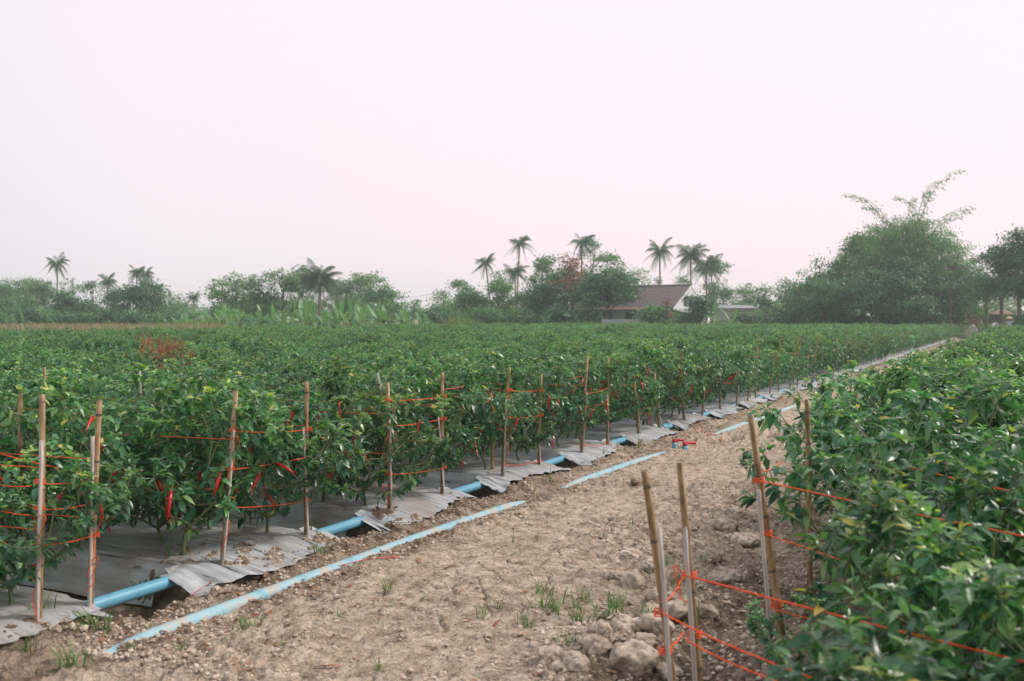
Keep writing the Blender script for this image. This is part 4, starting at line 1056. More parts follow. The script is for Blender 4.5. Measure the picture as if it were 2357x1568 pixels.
def trunk_mesh(H, r, ends, seed, forks=3):
    rg = random.Random(seed); mb = MB(); lean = rg.uniform(-.3, .3)
    top = Vector((lean, rg.uniform(-.2, .2), H * .55)); mid = top * .5 + Vector((rg.uniform(-.15, .15), 0, 0))
    mb.tube([(0, 0, -.3), (mid.x * .4, 0, H * .12), mid, top], [r * 1.35, r, r * .85, r * .6], 8)
    for i, e in enumerate(ends):
        e = Vector(e); st = Vector((0, 0, 0)).lerp(top, rg.uniform(.45, 1)); st.z = max(st.z, .3)
        m_ = st.lerp(e, .5) + Vector((rg.uniform(-.2, .2), rg.uniform(-.2, .2), rg.uniform(0, .3)))
        mb.tube([st, m_, e], [r * .45, r * .25, r * .06], 5)
    return mb.mesh('trunk')
def tree(px, ytop, wpx, d, mat, label, dens=1.0, leaf=.30, sig=.38, z0=.6, cl=1.0, seed=None, lobes=13, depth=None, name='tree', cat='tree', bark='bark', flat=1.0, branches=8, droop=0, shape='round', group=None, tr=None):
    seed = seed if seed is not None else int(px * 7 + ytop)
    x, y, _ = at(px, d); H = zt(ytop, d); W = wpx * d / F
    h = H - z0; n = int(W * h * 165 * dens * (.30 / leaf) ** 1.3); cn = max(14, int(W * h * 4.2 * cl))
    V, Q, ti, cc, Lc = crown(W * 1.0, depth or W * .8, H - .15, z0, n, leaf, seed, cn, sig, flat, lobes, droop=droop, shape=shape)
    V[:, 2] = np.minimum(V[:, 2], H + .25)
    root = empty(name, (x, y, 0))
    obj('crown', mesh('crown', V, Q, tint=ti, smooth=False), mat, root)
    rg = random.Random(seed); ends = [tuple(cc[rg.randrange(len(cc))]) for _ in range(branches)]
    obj('trunk', trunk_mesh(H, tr or max(.07, .022 * H), ends, seed), bark, root)
    tag(root, label, cat, group)
    return root
LT = 'light_tree'; MT = 'mid_tree'; DT = 'dark_tree'
TREES = [
 # left block
 (12, 634, 90, 128, MT, 'feathery tree at the far left edge of the tree line', .9, {}),
 (62, 632, 66, 130, LT, 'pale feathery tree between the left edge and the first palm', .8, {}),
 (100, 634, 80, 126, LT, 'pale rounded tree just left of the tall lone palm', .9, {}),
 (10, 682, 60, 108, MT, 'low mound of leaves at the left edge under the feathery tree', 1.0, dict(z0=.2)),
 (62, 676, 78, 110, MT, 'low bushy tree below the pale feathery trees', 1.0, dict(z0=.2)),
 (150, 664, 96, 106, DT, 'dark spreading tree beneath the tall lone palm', 1.0, dict(z0=.2)),
 (168, 630, 60, 118, MT, 'open twiggy tree right of the tall lone palm', .22, dict(cl=.55, sig=.25, z0=3.0)),
 (211, 646, 34, 112, DT, 'small dark open tree left of the second palm', .6, dict(z0=2)),
 (205, 688, 70, 105, DT, 'dark thicket tree below the second palm', 1.0, dict(z0=.2)),
 (326, 639, 118, 104, DT, 'big round dark tree in front of the twin palms', 1.25, dict(z0=.4)),
 (264, 660, 60, 110, DT, 'dark tree between the second palm and the big round tree', .9, dict(z0=.3)),
 (232, 716, 60, 100, DT, 'small dark shrub tree below the second palm, close to the corn', 1.0, dict(z0=.1)),
 (360, 692, 56, 98, DT, 'dark lower flank tree right of the big round tree', 1.0, dict(z0=.2)),
 (358, 712, 40, 92, LT, 'light leafed young tree at the right foot of the big round tree', .5, dict(z0=.4)),
 (403, 676, 52, 118, MT, 'thin grey green tree with bare twigs left of the small palm', .42, dict(z0=1.0, cl=.7)),
 (425, 706, 60, 112, MT, 'low bush before the small palm', .9, dict(z0=.2)),
 # centre left block
 (508, 636, 74, 104, LT, 'loose pale leaved tree at the left end of the centre grove', .6, dict(z0=.3, cl=.9, sig=.3)),
 (545, 616, 84, 106, LT, 'tall loose leaved tree, second of the centre grove', .7, dict(z0=.3, cl=.9, sig=.3)),
 (600, 611, 84, 104, LT, 'tall loose leaved tree, third of the centre grove', .75, dict(z0=.3, cl=.9, sig=.3)),
 (655, 610, 76, 105, LT, 'loose leaved tree with pale clumps left of the big palm', .75, dict(z0=.3, sig=.3)),
 (695, 605, 70, 107, LT, 'tall loose tree directly left of the big palm', .8, dict(z0=.3, sig=.3)),
 (500, 690, 60, 100, MT, 'low leafy tree under the left end of the centre grove', .8, dict(z0=.2)),
 (590, 690, 120, 108, MT, 'wide shadowy understorey tree behind the bananas', .9, dict(z0=.2)),
 (690, 690, 90, 112, MT, 'understorey tree beside the big palm trunk', .9, dict(z0=.2)),
 (775, 634, 90, 130, LT, 'hazy pale tree behind the big palm', .8, dict(z0=.3)),
 (832, 617, 110, 130, LT, 'hazy flat topped tree right of the big palm', .9, dict(z0=.5, flat=.6)),
 (872, 643, 92, 114, MT, 'round green tree at the right end of the centre grove', 1.0, dict(z0=.3)),
 (900, 668, 44, 118, MT, 'slim tree at the very end of the centre grove', .7, dict(z0=.3)),
 (806, 676, 62, 104, MT, 'low round bush tree above the bananas', 1.0, dict(z0=.2)),
 (850, 694, 56, 100, LT, 'light bush tree right of the low round one', .8, dict(z0=.2)),
 (957, 683, 32, 120, MT, 'small open tree alone in the gap of the tree line', .45, dict(z0=1.2)),
 # centre right block
 (1022, 664, 56, 118, LT, 'pale airy tree at the left start of the central mound', .6, dict(z0=.4)),
 (1010, 700, 60, 102, MT, 'low tangle of leaves at the left foot of the central mound', 1.0, dict(z0=.2)),
 (1085, 652, 90, 108, MT, 'broad vine covered tree of the central mound', 1.1, dict(z0=.2)),
 (1150, 640, 80, 106, LT, 'bright green creeper covered tree under the leaning palm', 1.0, dict(z0=.2)),
 (1152, 620, 26, 108, 'bamboo_leaf', 'slender bright bamboo spray right of the leaning palm', .7, dict(z0=2)),
 (1110, 700, 110, 96, MT, 'low shrubby mound before the central trees', 1.2, dict(z0=.1)),
 (1205, 668, 60, 106, MT, 'bushy tree below the highest palm', 1.0, dict(z0=.2)),
 (1190, 708, 70, 97, MT, 'low bush under the highest palm', 1.1, dict(z0=.1)),
 (1258, 585, 62, 104, MT, 'tall creeper hung tree left of the dead brown tree', .7, dict(z0=.5, cl=.8)),
 (1262, 640, 80, 101, DT, 'dark vine thicket tree below the creeper hung one', 1.0, dict(z0=.2)),
 (1340, 610, 60, 108, DT, 'dark tree behind the dead brown tree', .7, dict(z0=1)),
 (1360, 545, 44, 125, MT, 'high airy tree beside the wind blown palm', .5, dict(z0=4)),
 (1402, 574, 88, 110, LT, 'tiered bright green tree behind the mango tree', .8, dict(z0=2, flat=.5, sig=.45)),
 (1398, 614, 128, 98, DT, 'big round mango tree left of the house', 1.9, dict(z0=1.5, shape='box')),
 (1350, 660, 70, 96, DT, 'dark leafy tree left of the mango tree, in its shade', 1.1, dict(z0=.2)),
 (1290, 700, 80, 95, DT, 'dark undergrowth tree at the foot of the dead brown tree', 1.1, dict(z0=.1)),
 (1480, 610, 54, 128, LT, 'thin see through tree behind the house roof', .3, dict(z0=2, cl=.7, sig=.28)),
 (1567, 634, 40, 135, MT, 'small round tree behind the gable', .9, dict(z0=1)),
 (1640, 588, 66, 132, MT, 'round tall tree behind the rightmost palm', .75, dict(z0=2)),
 (1610, 677, 84, 88, DT, 'round dark shrub tree in front of the white gable', 1.5, dict(z0=.1, lobes=8, leaf=.24)),
 (1497, 693, 52, 88, MT, 'low grey green bush in front of the house wall', 1.2, dict(z0=.1)),
 (1530, 700, 44, 86, MT, 'leafy bush right of the grey green one at the house', 1.0, dict(z0=.1)),
 (1670, 658, 50, 125, MT, 'hazy tree right of the palms', .8, dict(z0=.3)),
 (1720, 652, 52, 128, LT, 'hazy domed tree above the block outbuilding', .9, dict(z0=.3)),
 (1700, 690, 70, 120, MT, 'vine covered hump behind the outbuilding', 1.0, dict(z0=.3)),
 (1762, 652, 58, 108, MT, 'leafy tree right of the outbuilding', 1.0, dict(z0=.2)),
 (1806, 642, 56, 112, DT, 'darker tree left of the large right grove', .9, dict(z0=.3)),
 (1780, 705, 80, 96, MT, 'low bush tree right of the outbuilding', 1.0, dict(z0=.1)),
 (1300, 606, 84, 104, MT, 'leafy tree filling the gap under the dead brown tree crown', 1.1, dict(z0=.4)),
 (1232, 628, 64, 103, MT, 'vine draped tree between the highest palm and the creeper hung tree', 1.1, dict(z0=.3)),
 (1444, 628, 56, 104, MT, 'green tree touching the left end of the house roof', 1.1, dict(z0=1.5)),
 (1060, 640, 60, 112, MT, 'rounded tree on the left shoulder of the central mound', 1.0, dict(z0=.3)),
 # right block
 (1890, 592, 120, 92, MT, 'large drooping leaved tree at the left of the right grove', 1.3, dict(z0=.3, leaf=.28, droop=.5)),
 (1870, 680, 100, 90, DT, 'low dark tree at the left foot of the right grove', 1.2, dict(z0=.1, leaf=.28)),
 (1945, 576, 70, 94, MT, 'round topped tree against the left side of the bamboo', 1.1, dict(z0=1)),
 (2020, 600, 160, 86, DT, 'broad front tree with pale forked trunk in the right grove', 1.5, dict(z0=.5, leaf=.27)),
 (2075, 580, 120, 88, DT, 'dense dark tree filling the middle of the right grove', 1.3, dict(z0=.8, leaf=.27)),
 (2170, 620, 120, 87, DT, 'dark tree with dry brown patch in the right grove', 1.4, dict(z0=.4, leaf=.27)),
 (2110, 680, 130, 84, DT, 'shaded low tree in the right grove behind the crop', 1.2, dict(z0=.2)),
 (2300, 560, 120, 80, DT, 'dense dark tree at the far right, overhanging the shed', 1.6, dict(z0=1.9, leaf=.27)),
 (2348, 524, 110, 78, DT, 'tallest dark tree at the right edge', 1.6, dict(z0=1.6, leaf=.27)),
 (2250, 700, 70, 110, MT, 'far hazy tree beneath the overhanging branches', .8, dict(z0=.2)),
 (2300, 690, 90, 115, MT, 'far bush line tree behind the shed', .8, dict(z0=.2)),
 (2350, 716, 60, 78, DT, 'low dark bush at the right edge behind the worker', 1.0, dict(z0=.1)),
]
for px, yt, wp, d, mt, lab, dens, kw in TREES:
    low = kw.get('z0', .6) < .35 and zt(yt, d) < 4
    tree(px, yt, wp, d, mt, lab, dens, **kw)
tree(1318, 578, 74, 100, 'dry_leaf', 'dead brown leaved tree with pale bare trunk', .45, z0=2.8, cl=.8, sig=.3, seed=44, branches=16, tr=.16)
tree(2192, 606, 60, 83, 'twig', 'tangle of dry grey brown twigs high in the right grove', .5, z0=5.4, cl=.8, sig=.2, seed=45, branches=5, name='dry_branch_tangle', tr=.05)
tree(2238, 716, 22, 80, 'dry_leaf', 'small withered brown shrub beside the tarpaulins', .6, z0=.3, cl=.8, sig=.15, seed=46, leaf=.2, name='withered_shrub', cat='shrub')
tree(1537, 680, 18, 85, 'dry_leaf', 'withered brown creeper bush against the house corner', .6, z0=.2, cl=.8, sig=.15, seed=47, leaf=.2, name='withered_shrub', cat='shrub')
# orange flowers/leaves in the front tree are part of its crown colour

# bamboo clump
def bamboo_clump():
    rg = np.random.default_rng(61); d = 92
    root = empty('bamboo_clump', at(2085, d)); mb = MB(); P = []; Dr = []; tn = []
    tips = [(1956, 438), (1962, 446), (1990, 470), (2069, 447), (2095, 455), (2150, 432), (2181, 401), (2172, 412), (2259, 470), (2248, 480), (2232, 492)]
    for i in range(70):
        if i < len(tips): px, y = tips[i]
        else: px, y = rg.uniform(1955, 2235), 0; y = 488 + 70 * abs((px - 2085) / 150) ** 2 + rg.uniform(0, 90)
        x0 = rg.normal(0, .9); y0 = rg.normal(0, .9); tx = (px - 2085) * d / F; tz = zt(y, d); ty = rg.normal(0, 2.2)
        Pt = []; K = 12
        for k in range(K + 1):
            u = k / K; f = u ** 2.0
            z = tz * math.sin(u * math.pi * .56) / math.sin(math.pi * .56) if False else tz * (1 - (1 - u) ** 1.8)
            Pt.append(Vector((x0 + (tx - x0) * f, y0 + (ty - y0) * f, z)))
        mb.tube(Pt, [.05 * (1 - .9 * k / K) + .005 for k in range(K + 1)], 5)
        nl = 120 if i < len(tips) else 230
        for j in range(nl):
            u = rg.uniform(.52 if i < len(tips) else .38, 1.0) * K; k = min(int(u), K - 1); p = Pt[k].lerp(Pt[k + 1], u - k)
            w_ = (.10 + .42 * (1 - u / K) ** .7) if i < len(tips) else (.16 + .75 * (1 - u / K) ** .7)
            sub = rg.normal(0, 1, 3) * w_ * [1, 1, .55] + [0, 0, -.15]
            P.append(np.array(p) + sub); Dr.append((sub[0] * .6 + rg.normal(0, .4) + .5, sub[1] * .5 + rg.normal(0, .4), -.55 + rg.normal(0, .35))); tn.append(np.clip(rg.normal(.5, .2), 0, 1))
    # body mass
    for i in range(26000):
        c = rg.integers(0, 130); rr = np.random.default_rng(c + 900); ang = rr.uniform(-1, 1); cx = ang * 6.0; cz = 2.5 + (1 - abs(ang) ** 3.5 * .8) * rr.uniform(.15, 1) * 7.8 ; cyy = rr.uniform(-2.2, 1.5)
        p = np.array([cx + .3, cyy, cz]) + rg.normal(0, 1, 3) * [.55, .55, .36]
        P.append(p); Dr.append((rg.normal(.3, .5), rg.normal(0, .5), -.6 + rg.normal(0, .3))); tn.append(np.clip(rr.normal(.5, .3) + rg.normal(0, .12), 0, 1))
    P = np.array(P); Dr = np.array(Dr); n = len(P); Ln = rg.uniform(.22, .42, n)
    Dn = Dr / np.linalg.norm(Dr, axis=1, keepdims=True); sd_ = np.cross(Dn, rg.normal(size=(n, 3))); sd_ /= np.linalg.norm(sd_, axis=1, keepdims=True)
    V = np.stack([P, P + Dn * Ln[:, None] * .4 + sd_ * .035, P + Dn * Ln[:, None], P + Dn * Ln[:, None] * .4 - sd_ * .035], 1).reshape(-1, 3)
    obj('foliage', mesh('bamboo_foliage', V, np.arange(n * 4).reshape(-1, 4), tint=np.repeat(tn, 4), smooth=False), 'bamboo_leaf', root)
    obj('culms', mb.mesh('bamboo_culms'), 'olive_bamboo', root)
    tag(root, 'towering bamboo clump with arching sprays above the right grove', 'bamboo clump')
bamboo_clump()

# palms
def frond_mesh(seed, L_=2.6, up=.6, dr=1.0):
    rg = np.random.default_rng(seed); K = 14; pts_ = []
    for k in range(K + 1):
        u = k / K; pts_.append(np.array([L_ * (u * .90 - .08 * dr * u * u), 0, L_ * (up * u - dr * .75 * u ** 1.8)]))
    mb = MB(); mb.tube([tuple(p) for p in pts_], [.022 * (1 - u / K) + .004 for u in range(K + 1)], 4, tint=.9)
    V = []; T = []; ti = []
    n = 62
    for j in range(n):
        u = .10 + .88 * j / n; k = min(int(u * K), K - 1); f = u * K - k; p = pts_[k] * (1 - f) + pts_[k + 1] * f; tan = pts_[k + 1] - pts_[k]; tan /= np.linalg.norm(tan)
        ll = L_ * .27 * math.sin(math.pi * (.15 + .8 * u)) * rg.uniform(.85, 1.1)
        for sg in (-1, 1):
            d_ = tan * .45 + np.array([0, sg * .7, -.35 - .7 * rg.random()]); d_ /= np.linalg.norm(d_)
            b = len(V); w_ = tan * .013
            V += [p - w_, p + w_, p + d_ * ll * .6 + w_ * .7 + [0, 0, -.02], p + d_ * ll + [0, 0, -.12 * ll], p + d_ * ll * .6 - w_ * .7 + [0, 0, -.02]]
            T += [(b, b + 1, b + 2), (b, b + 2, b + 4), (b + 4, b + 2, b + 3)]; ti += [np.clip(rg.normal(.5, .2), 0, .95)] * 5
    k0 = mb.n
    return mesh('palm_frond', list(mb.v) + [tuple(v) for v in V], mb.q, list(mb.t) + [tuple(i + k0 for i in t) for t in T], tint=mb.tint + ti, smooth=False)
FM = [frond_mesh(1, 2.5, 1.35, 1.15), frond_mesh(2, 2.6, 1.05, 1.4), frond_mesh(3, 2.6, .75, 1.6), frond_mesh(4, 2.5, .3, 1.6), frond_mesh(5, 2.2, -.4, 1.3)]
for m_ in FM: m_.materials.append(M['palm_leaf'])
def palm(px, yc, rpx, d, label, wind=.0, base_px=None, n=19, dense=1, seed=0, thick=.13):
    rg = random.Random(seed + int(px)); x, y, _ = at(px, d); zc = zt(yc, d); sc_ = rpx * d / F / 2.15
    bx = ((base_px or px) - px) * d / F
    root = empty('coconut_palm', (x + bx, y, 0)); mb = MB(); K = 9
    P = [(-bx * (k / K) ** 1.7, .15 * math.sin(k), -.3 + (zc + .3) * k / K) for k in range(K + 1)]
    mb.tube(P, [thick * (1.35 if k == 0 else 1 - .35 * k / K) for k in range(K + 1)], 8); obj('trunk', mb.mesh('palm_trunk'), 'palm_bark', root)
    mb = MB()
    for k in range(6): a = k * 1.05; mb.tube([(.10 * math.cos(a), .10 * math.sin(a), -.02), (.17 * math.cos(a), .17 * math.sin(a), -.14), (.14 * math.cos(a), .14 * math.sin(a), -.27)], [.05, .10, .04], 6)
    obj('coconuts', mb.mesh('coconuts'), 'olive_bamboo', root, (-bx, 0, zc), scale=sc_)
    n = int(n * dense * 1.75)
    for i in range(n):
        u = i / n; v = min(4, int(u * 5)); a = i * 2.39996 + rg.uniform(-.25, .25)
        if wind and v < 3: a = a * (1 - .0) ; ca = math.cos(a) + wind * .9; sa = math.sin(a); a = math.atan2(sa, ca)
        f = obj('frond', FM[v], None, root, (-bx, 0, zc), (rg.gauss(0, .35), rg.gauss(-.05, .2), a), sc_ * rg.uniform(.72, 1.18))
    tag(root, label, 'palm tree', 'coconut palms in the tree line')
PALMS = [(131, 609, 31, 135, 'tall lone coconut palm on thin trunk at the left of the tree line', dict(base_px=133, n=17)),
 (91, 668, 30, 125, 'half hidden palm with drooping fronds left of the dark tree', dict(n=13)),
 (248, 650, 25, 125, 'shaggy palm rising between the dark trees on the left', dict(n=21)),
 (314, 628, 24, 128, 'palm crown above the big round dark tree, left of two', dict(wind=.3)),
 (335, 634, 22, 130, 'palm crown above the big round dark tree, right of two', dict(wind=.5)),
 (363, 664, 15, 135, 'small distant palm right of the big round dark tree', {}),
 (446, 686, 19, 130, 'short hazy palm left of the centre grove', dict(n=21)),
 (736, 645, 50, 102, 'big shaggy palm in the middle of the centre grove', dict(n=40, thick=.2)),
 (800, 668, 22, 125, 'small pale palm behind the big shaggy one', {}),
 (1118, 606, 27, 125, 'leaning palm at the left of the central mound', dict(base_px=1130)),
 (1197, 560, 29, 130, 'highest palm of the centre with a bent slim trunk', dict(base_px=1188, wind=.25)),
 (1186, 628, 30, 122, 'drooping shaggy palm under the highest one', dict(n=24)),
 (1248, 618, 28, 124, 'drooping palm left of the creeper hung tree', dict(n=20)),
 (1339, 560, 31, 126, 'wind blown palm above the dead brown tree', dict(wind=.7, n=22)),
 (1519, 580, 35, 118, 'open star shaped palm rising behind the house roof', dict(n=18)),
 (1515, 648, 14, 125, 'very low palm just over the roof ridge', dict(n=9)),
 (1590, 590, 40, 116, 'large palm left one of the pair behind the gable', dict(n=24, wind=.2)),
 (1626, 612, 38, 120, 'large palm right one of the pair behind the gable', dict(n=24, wind=.2))]
for px, yc, r, d, lab, kw in PALMS: palm(px, yc, r, d, lab, **kw)

# bananas
def bleaf(seed, L_=1.5, W_=.42, up=1.2, dr=.9):
    rg = np.random.default_rng(seed); K = 8; V = []; T = []; ti = []
    tt = rg.uniform(.3, .8)
    for k in range(K + 1):
        u = k / K; c = np.array([L_ * u * .8, 0, L_ * (up * u - dr * u * u)]); w_ = W_ * .5 * (math.sin(math.pi * min(1, .08 + .92 * u)) ** .55 if u < 1 else 0) if u > .12 else .02
        for e in (-1, 0, 1): V.append(c + [0, e * w_, (.10 if e else 0) * w_ * 2]); ti.append(np.clip(tt + rg.normal(0, .06) + (.15 if e == 0 else 0), 0, 1))
    q = [(k * 3 + e, k * 3 + e + 1, k * 3 + e + 4, k * 3 + e + 3) for k in range(K) for e in (0, 1)]
    return mesh('banana_leaf', V, q, tint=ti)
BL = [bleaf(10, 1.5, .34, 1.3, .40), bleaf(11, 1.5, .36, 1.0, .75), bleaf(12, 1.4, .36, .8, 1.1), bleaf(13, 1.4, .34, .4, 1.2), bleaf(14, 1.2, .16, 1.6, .1)]
for m_ in BL: m_.materials.append(M['banana_leaf'])
def banana(px, d, h, label, seed, group=None, n=8, sc_=1.):
    rg = random.Random(seed); x, y, _ = at(px, d); root = empty('banana_plant', (x, y, 0)); mb = MB()
    mb.tube([(0, 0, -.1), (.02, 0, h * .3), (0, .02, h * .55)], [.11, .09, .05], 7); obj('trunk', mb.mesh('banana_trunk'), 'olive_bamboo', root)
    for i in range(n):
        v = [4, 0, 0, 1, 1, 2, 3, 3, 2][i % 9]; obj('leaf', BL[v], None, root, (0, 0, h * .52), (rg.gauss(0, .22), rg.gauss(.1, .3), i * 2.4 + rg.uniform(-.4, .4)), sc_ * h / 2.2 * rg.uniform(.8, 1.1))
    tag(root, label, 'banana plant', group)
random.seed(31)
marks = [(404, 'the corn end'), (446, 'the short hazy palm'), (482, 'the left grass fountain'), (520, 'the left end of the centre grove'), (560, 'the tall loose leaved trees'), (610, 'the third grove tree'), (650, 'the pale clumped tree'), (692, 'the loose tree by the big palm'), (736, 'the big shaggy palm'), (790, 'the utility pole'), (832, 'the hazy flat topped tree'), (872, 'the round grove end tree'), (915, 'the slim end tree'), (957, 'the lone tree in the gap'), (992, 'the start of the central mound')]
def mark_label(px):
    m = min(marks, key=lambda q: abs(q[0] - px)); dx = px - m[0]
    return ('left below ' if dx < -12 else 'just left of ' if dx < -3 else 'directly below ' if dx < 4 else 'just right of ' if dx < 13 else 'right below ') + m[1]
bp = list(np.arange(402, 1000, 11.5))
for i, px in enumerate(bp):
    d = random.uniform(72, 88) + (8 if px > 850 else 0); px += random.uniform(-5, 5)
    s_, t_ = sd_of(*at(px, d)[:2])
    if t_ < T_FIELD + .8: d = (T_FIELD + 1.2 + random.random() * 3) / (PX - (px - 1178.5) / F * PY)
    d = min(d, 97)
    ht = random.uniform(1.8, 2.6) if px > 480 else random.uniform(1.2, 1.8)
    banana(px, d, ht * (.85 if px > 900 else 1), {0: 'leftmost low banana plant of the banana row'}.get(i, 'banana plant of the long row, ' + mark_label(bp[i])), i, 'banana plants in the row behind the field', random.choice((7, 8, 9)))
for i, (px, d, h, lab) in enumerate(((1655, 86, 2.1, 'banana plant right of the round shrub, left of two'), (1683, 84, 1.9, 'banana plant in front of the outbuilding, right of two'), (1640, 88, 1.5, 'short banana shoot beside the round shrub'), (1185, 99, 2.5, 'banana leaves sticking out of the central mound'), (1255, 94, 1.7, 'banana shoot in the shade of the central thicket'), (1012 + 40, 97, 1.7, 'single banana shoot left of the low shrubby mound'), (56, 95, 1.8, 'pale leaved banana like plant at the foot of the left trees'))):
    banana(px, d, h, lab, 80 + i, None, 9, 1.1)

# tall grass clumps near the bananas, corn, verge plants
for i, (px, d, h, lab, s_c) in enumerate(((482, 70, 1.9, 'round fountain of tall grass before the bananas, left', 1), (733, 80, 2.0, 'fountain grass clump below the big palm', 1), (425, 66, 1.7, 'dense round bush like grass at the corn end', .8), (1050, 90, 2.2, 'tall grass clump at the right of the banana row', 1.2), (1085, 88, 1.9, 'tall grass clump under the central mound', 1.1))):
    me = tuft_mesh(800 + i, 420, h, 1.6 * s_c, .02, .6, .3, .9); o = obj('tall_grass_clump', me, 'grass', None, at(px, d)); tag(o, lab, 'grass clump')
def strip(name, pxr, dr, n, hr, mat, lab, cat, wd, seed, tl, blades=5, lean=.35, gap=None):
    rg = np.random.default_rng(seed); V = []; Q = []; T = []; ti = []
    for i in range(n):
        px = rg.uniform(*pxr); d = rg.uniform(*dr(px)); x, y, _ = at(px, d); s_, t_ = sd_of(x, y)
        if t_ < T_FIELD + .5 and s_ < S_END + .8: continue
        h = rg.uniform(*hr)
        for b in range(blades):
            a = rg.uniform(0, 6.28); z0 = h * rg.uniform(.0, .45) if blades > 1 else 0; l = (h - z0) * rg.uniform(.6, 1); c, sn = math.cos(a), math.sin(a); o_ = lean * l * rg.uniform(.3, 1.4); k = len(V); t0 = tl(z0 / h, rg)
            for u, f in ((0, .5), (.5, 1)):
                p = np.array([x + c * o_ * u, y + sn * o_ * u, z0 + l * u]); V += [p + np.array([-sn, c, 0]) * wd * f, p - np.array([-sn, c, 0]) * wd * f]; ti += [t0, t0]
            V.append(np.array([x + c * o_ * 1.3, y + sn * o_ * 1.3, z0 + l * rg.uniform(.75, 1.0)])); ti.append(t0)
            Q.append((k, k + 1, k + 3, k + 2)); T.append((k + 2, k + 3, k + 4))
    stuff(obj(name, mesh(name, V, Q, T, tint=ti), mat), lab, cat)
strip('corn_field', (-60, 520), lambda px: (44, 68), 7500, (1.1, 1.45), 'corn_leaf', 'drying tan corn standing beyond the chili field on the left', 'corn', .035, 41, lambda u, rg: float(np.clip(rg.normal(.45 + u * .6, .2), 0, 1)), 5, .3)
strip('verge_grass', (-60, 1250), lambda px: (72 if px < 520 else 78, 100), 9000, (.7, 1.35), 'grass', 'rough green grass growing between field and trees', 'grass', .03, 42, lambda u, rg: float(np.clip(rg.normal(.6, .2), 0, 1)), 4, .4)
strip('field_edge_weeds', (1250, 2420), lambda px: (84, 100), 7000, (.7, 1.4), 'grass', 'weeds along the far end of the crop', 'weeds', .03, 43, lambda u, rg: float(np.clip(rg.normal(.5, .2), 0, 1)), 4, .4)
# far backdrop wood so that no bare horizon shows between the trees
def undergrowth():
    # low shrubs at the feet of the trees, each a plant of its own
    rg = random.Random(91); k = 0
    segs = [(0, 430, 92, 102, 'left trees'), (990, 1350, 96, 101, 'central mound'), (1705, 2215, 90, 96, 'right grove'), (2215, 2357, 100, 108, 'overhanging right tree')]
    for a, b, d0, d1, nm in segs:
        px = a; k0 = k
        while px < b:
            d = rg.uniform(d0, d1); wd = rg.uniform(46, 70); top = rg.uniform(706, 722)
            tree(px, top, wd, d, rg.choice([MT, DT, DT]), f'{ordn[k - k0] + " low shrub" if k - k0 < 12 else "low shrub near the right end"}{", counted from the left," if k - k0 < 12 else ""} at the foot of the {nm}', 1.3, z0=.0, lobes=8, branches=4, name='shrub', cat='shrub', seed=4000 + k, group=f'shrubs at the foot of the {nm}')
            px += wd * .62; k += 1
undergrowth()
for i, (px, yt, wp, d, mt, lab) in enumerate([
 (1845, 640, 90, 96, MT, 'leaning leafy tree at the outer left of the right grove'),
 (1905, 640, 110, 88, MT, 'dense drooping tree low in the left part of the right grove'),
 (1985, 530, 90, 98, MT, 'tree shouldering the left side of the bamboo'),
 (2165, 540, 110, 98, MT, 'tree shouldering the right side of the bamboo'),
 (2225, 590, 90, 92, MT, 'paler tree between the bamboo and the far right tree'),
 (2270, 620, 90, 84, DT, 'dark tree hanging over the net heaps')]):
    tree(px, yt, wp, d, mt, lab, 1.3, z0=.5 if i != 5 else 2.6, leaf=.27)
def far_wood():
    Vs = []; Qs = []; Ts = []; n = 0
    rg = np.random.default_rng(5)
    for i in range(44):
        px = -150 + i * 62; d = rg.uniform(135, 160)
        if 925 < px < 990 or 440 < px < 485: hh = zt(712, d)
        elif px > 2200: hh = zt(660, d)
        else: hh = zt(rg.uniform(690, 705), d)
        V, Q, ti, cc, Lc = crown(7.5, 5, hh, .2, 900, .5, 3000 + i, 40, .6)
        V[:, 0] += (px - 1178.5) * d / F; V[:, 1] += d; Vs.append(V); Qs.append(Q + n); n += len(V); Ts.append(ti)
    stuff(obj('distant_woods', mesh('distant_woods', np.concatenate(Vs), np.concatenate(Qs), tint=np.concatenate(Ts), smooth=False), 'mid_tree'), 'hazy far woodland seen through gaps of the tree line', 'woodland')
far_wood()
print('trees done', time.time() - T0)

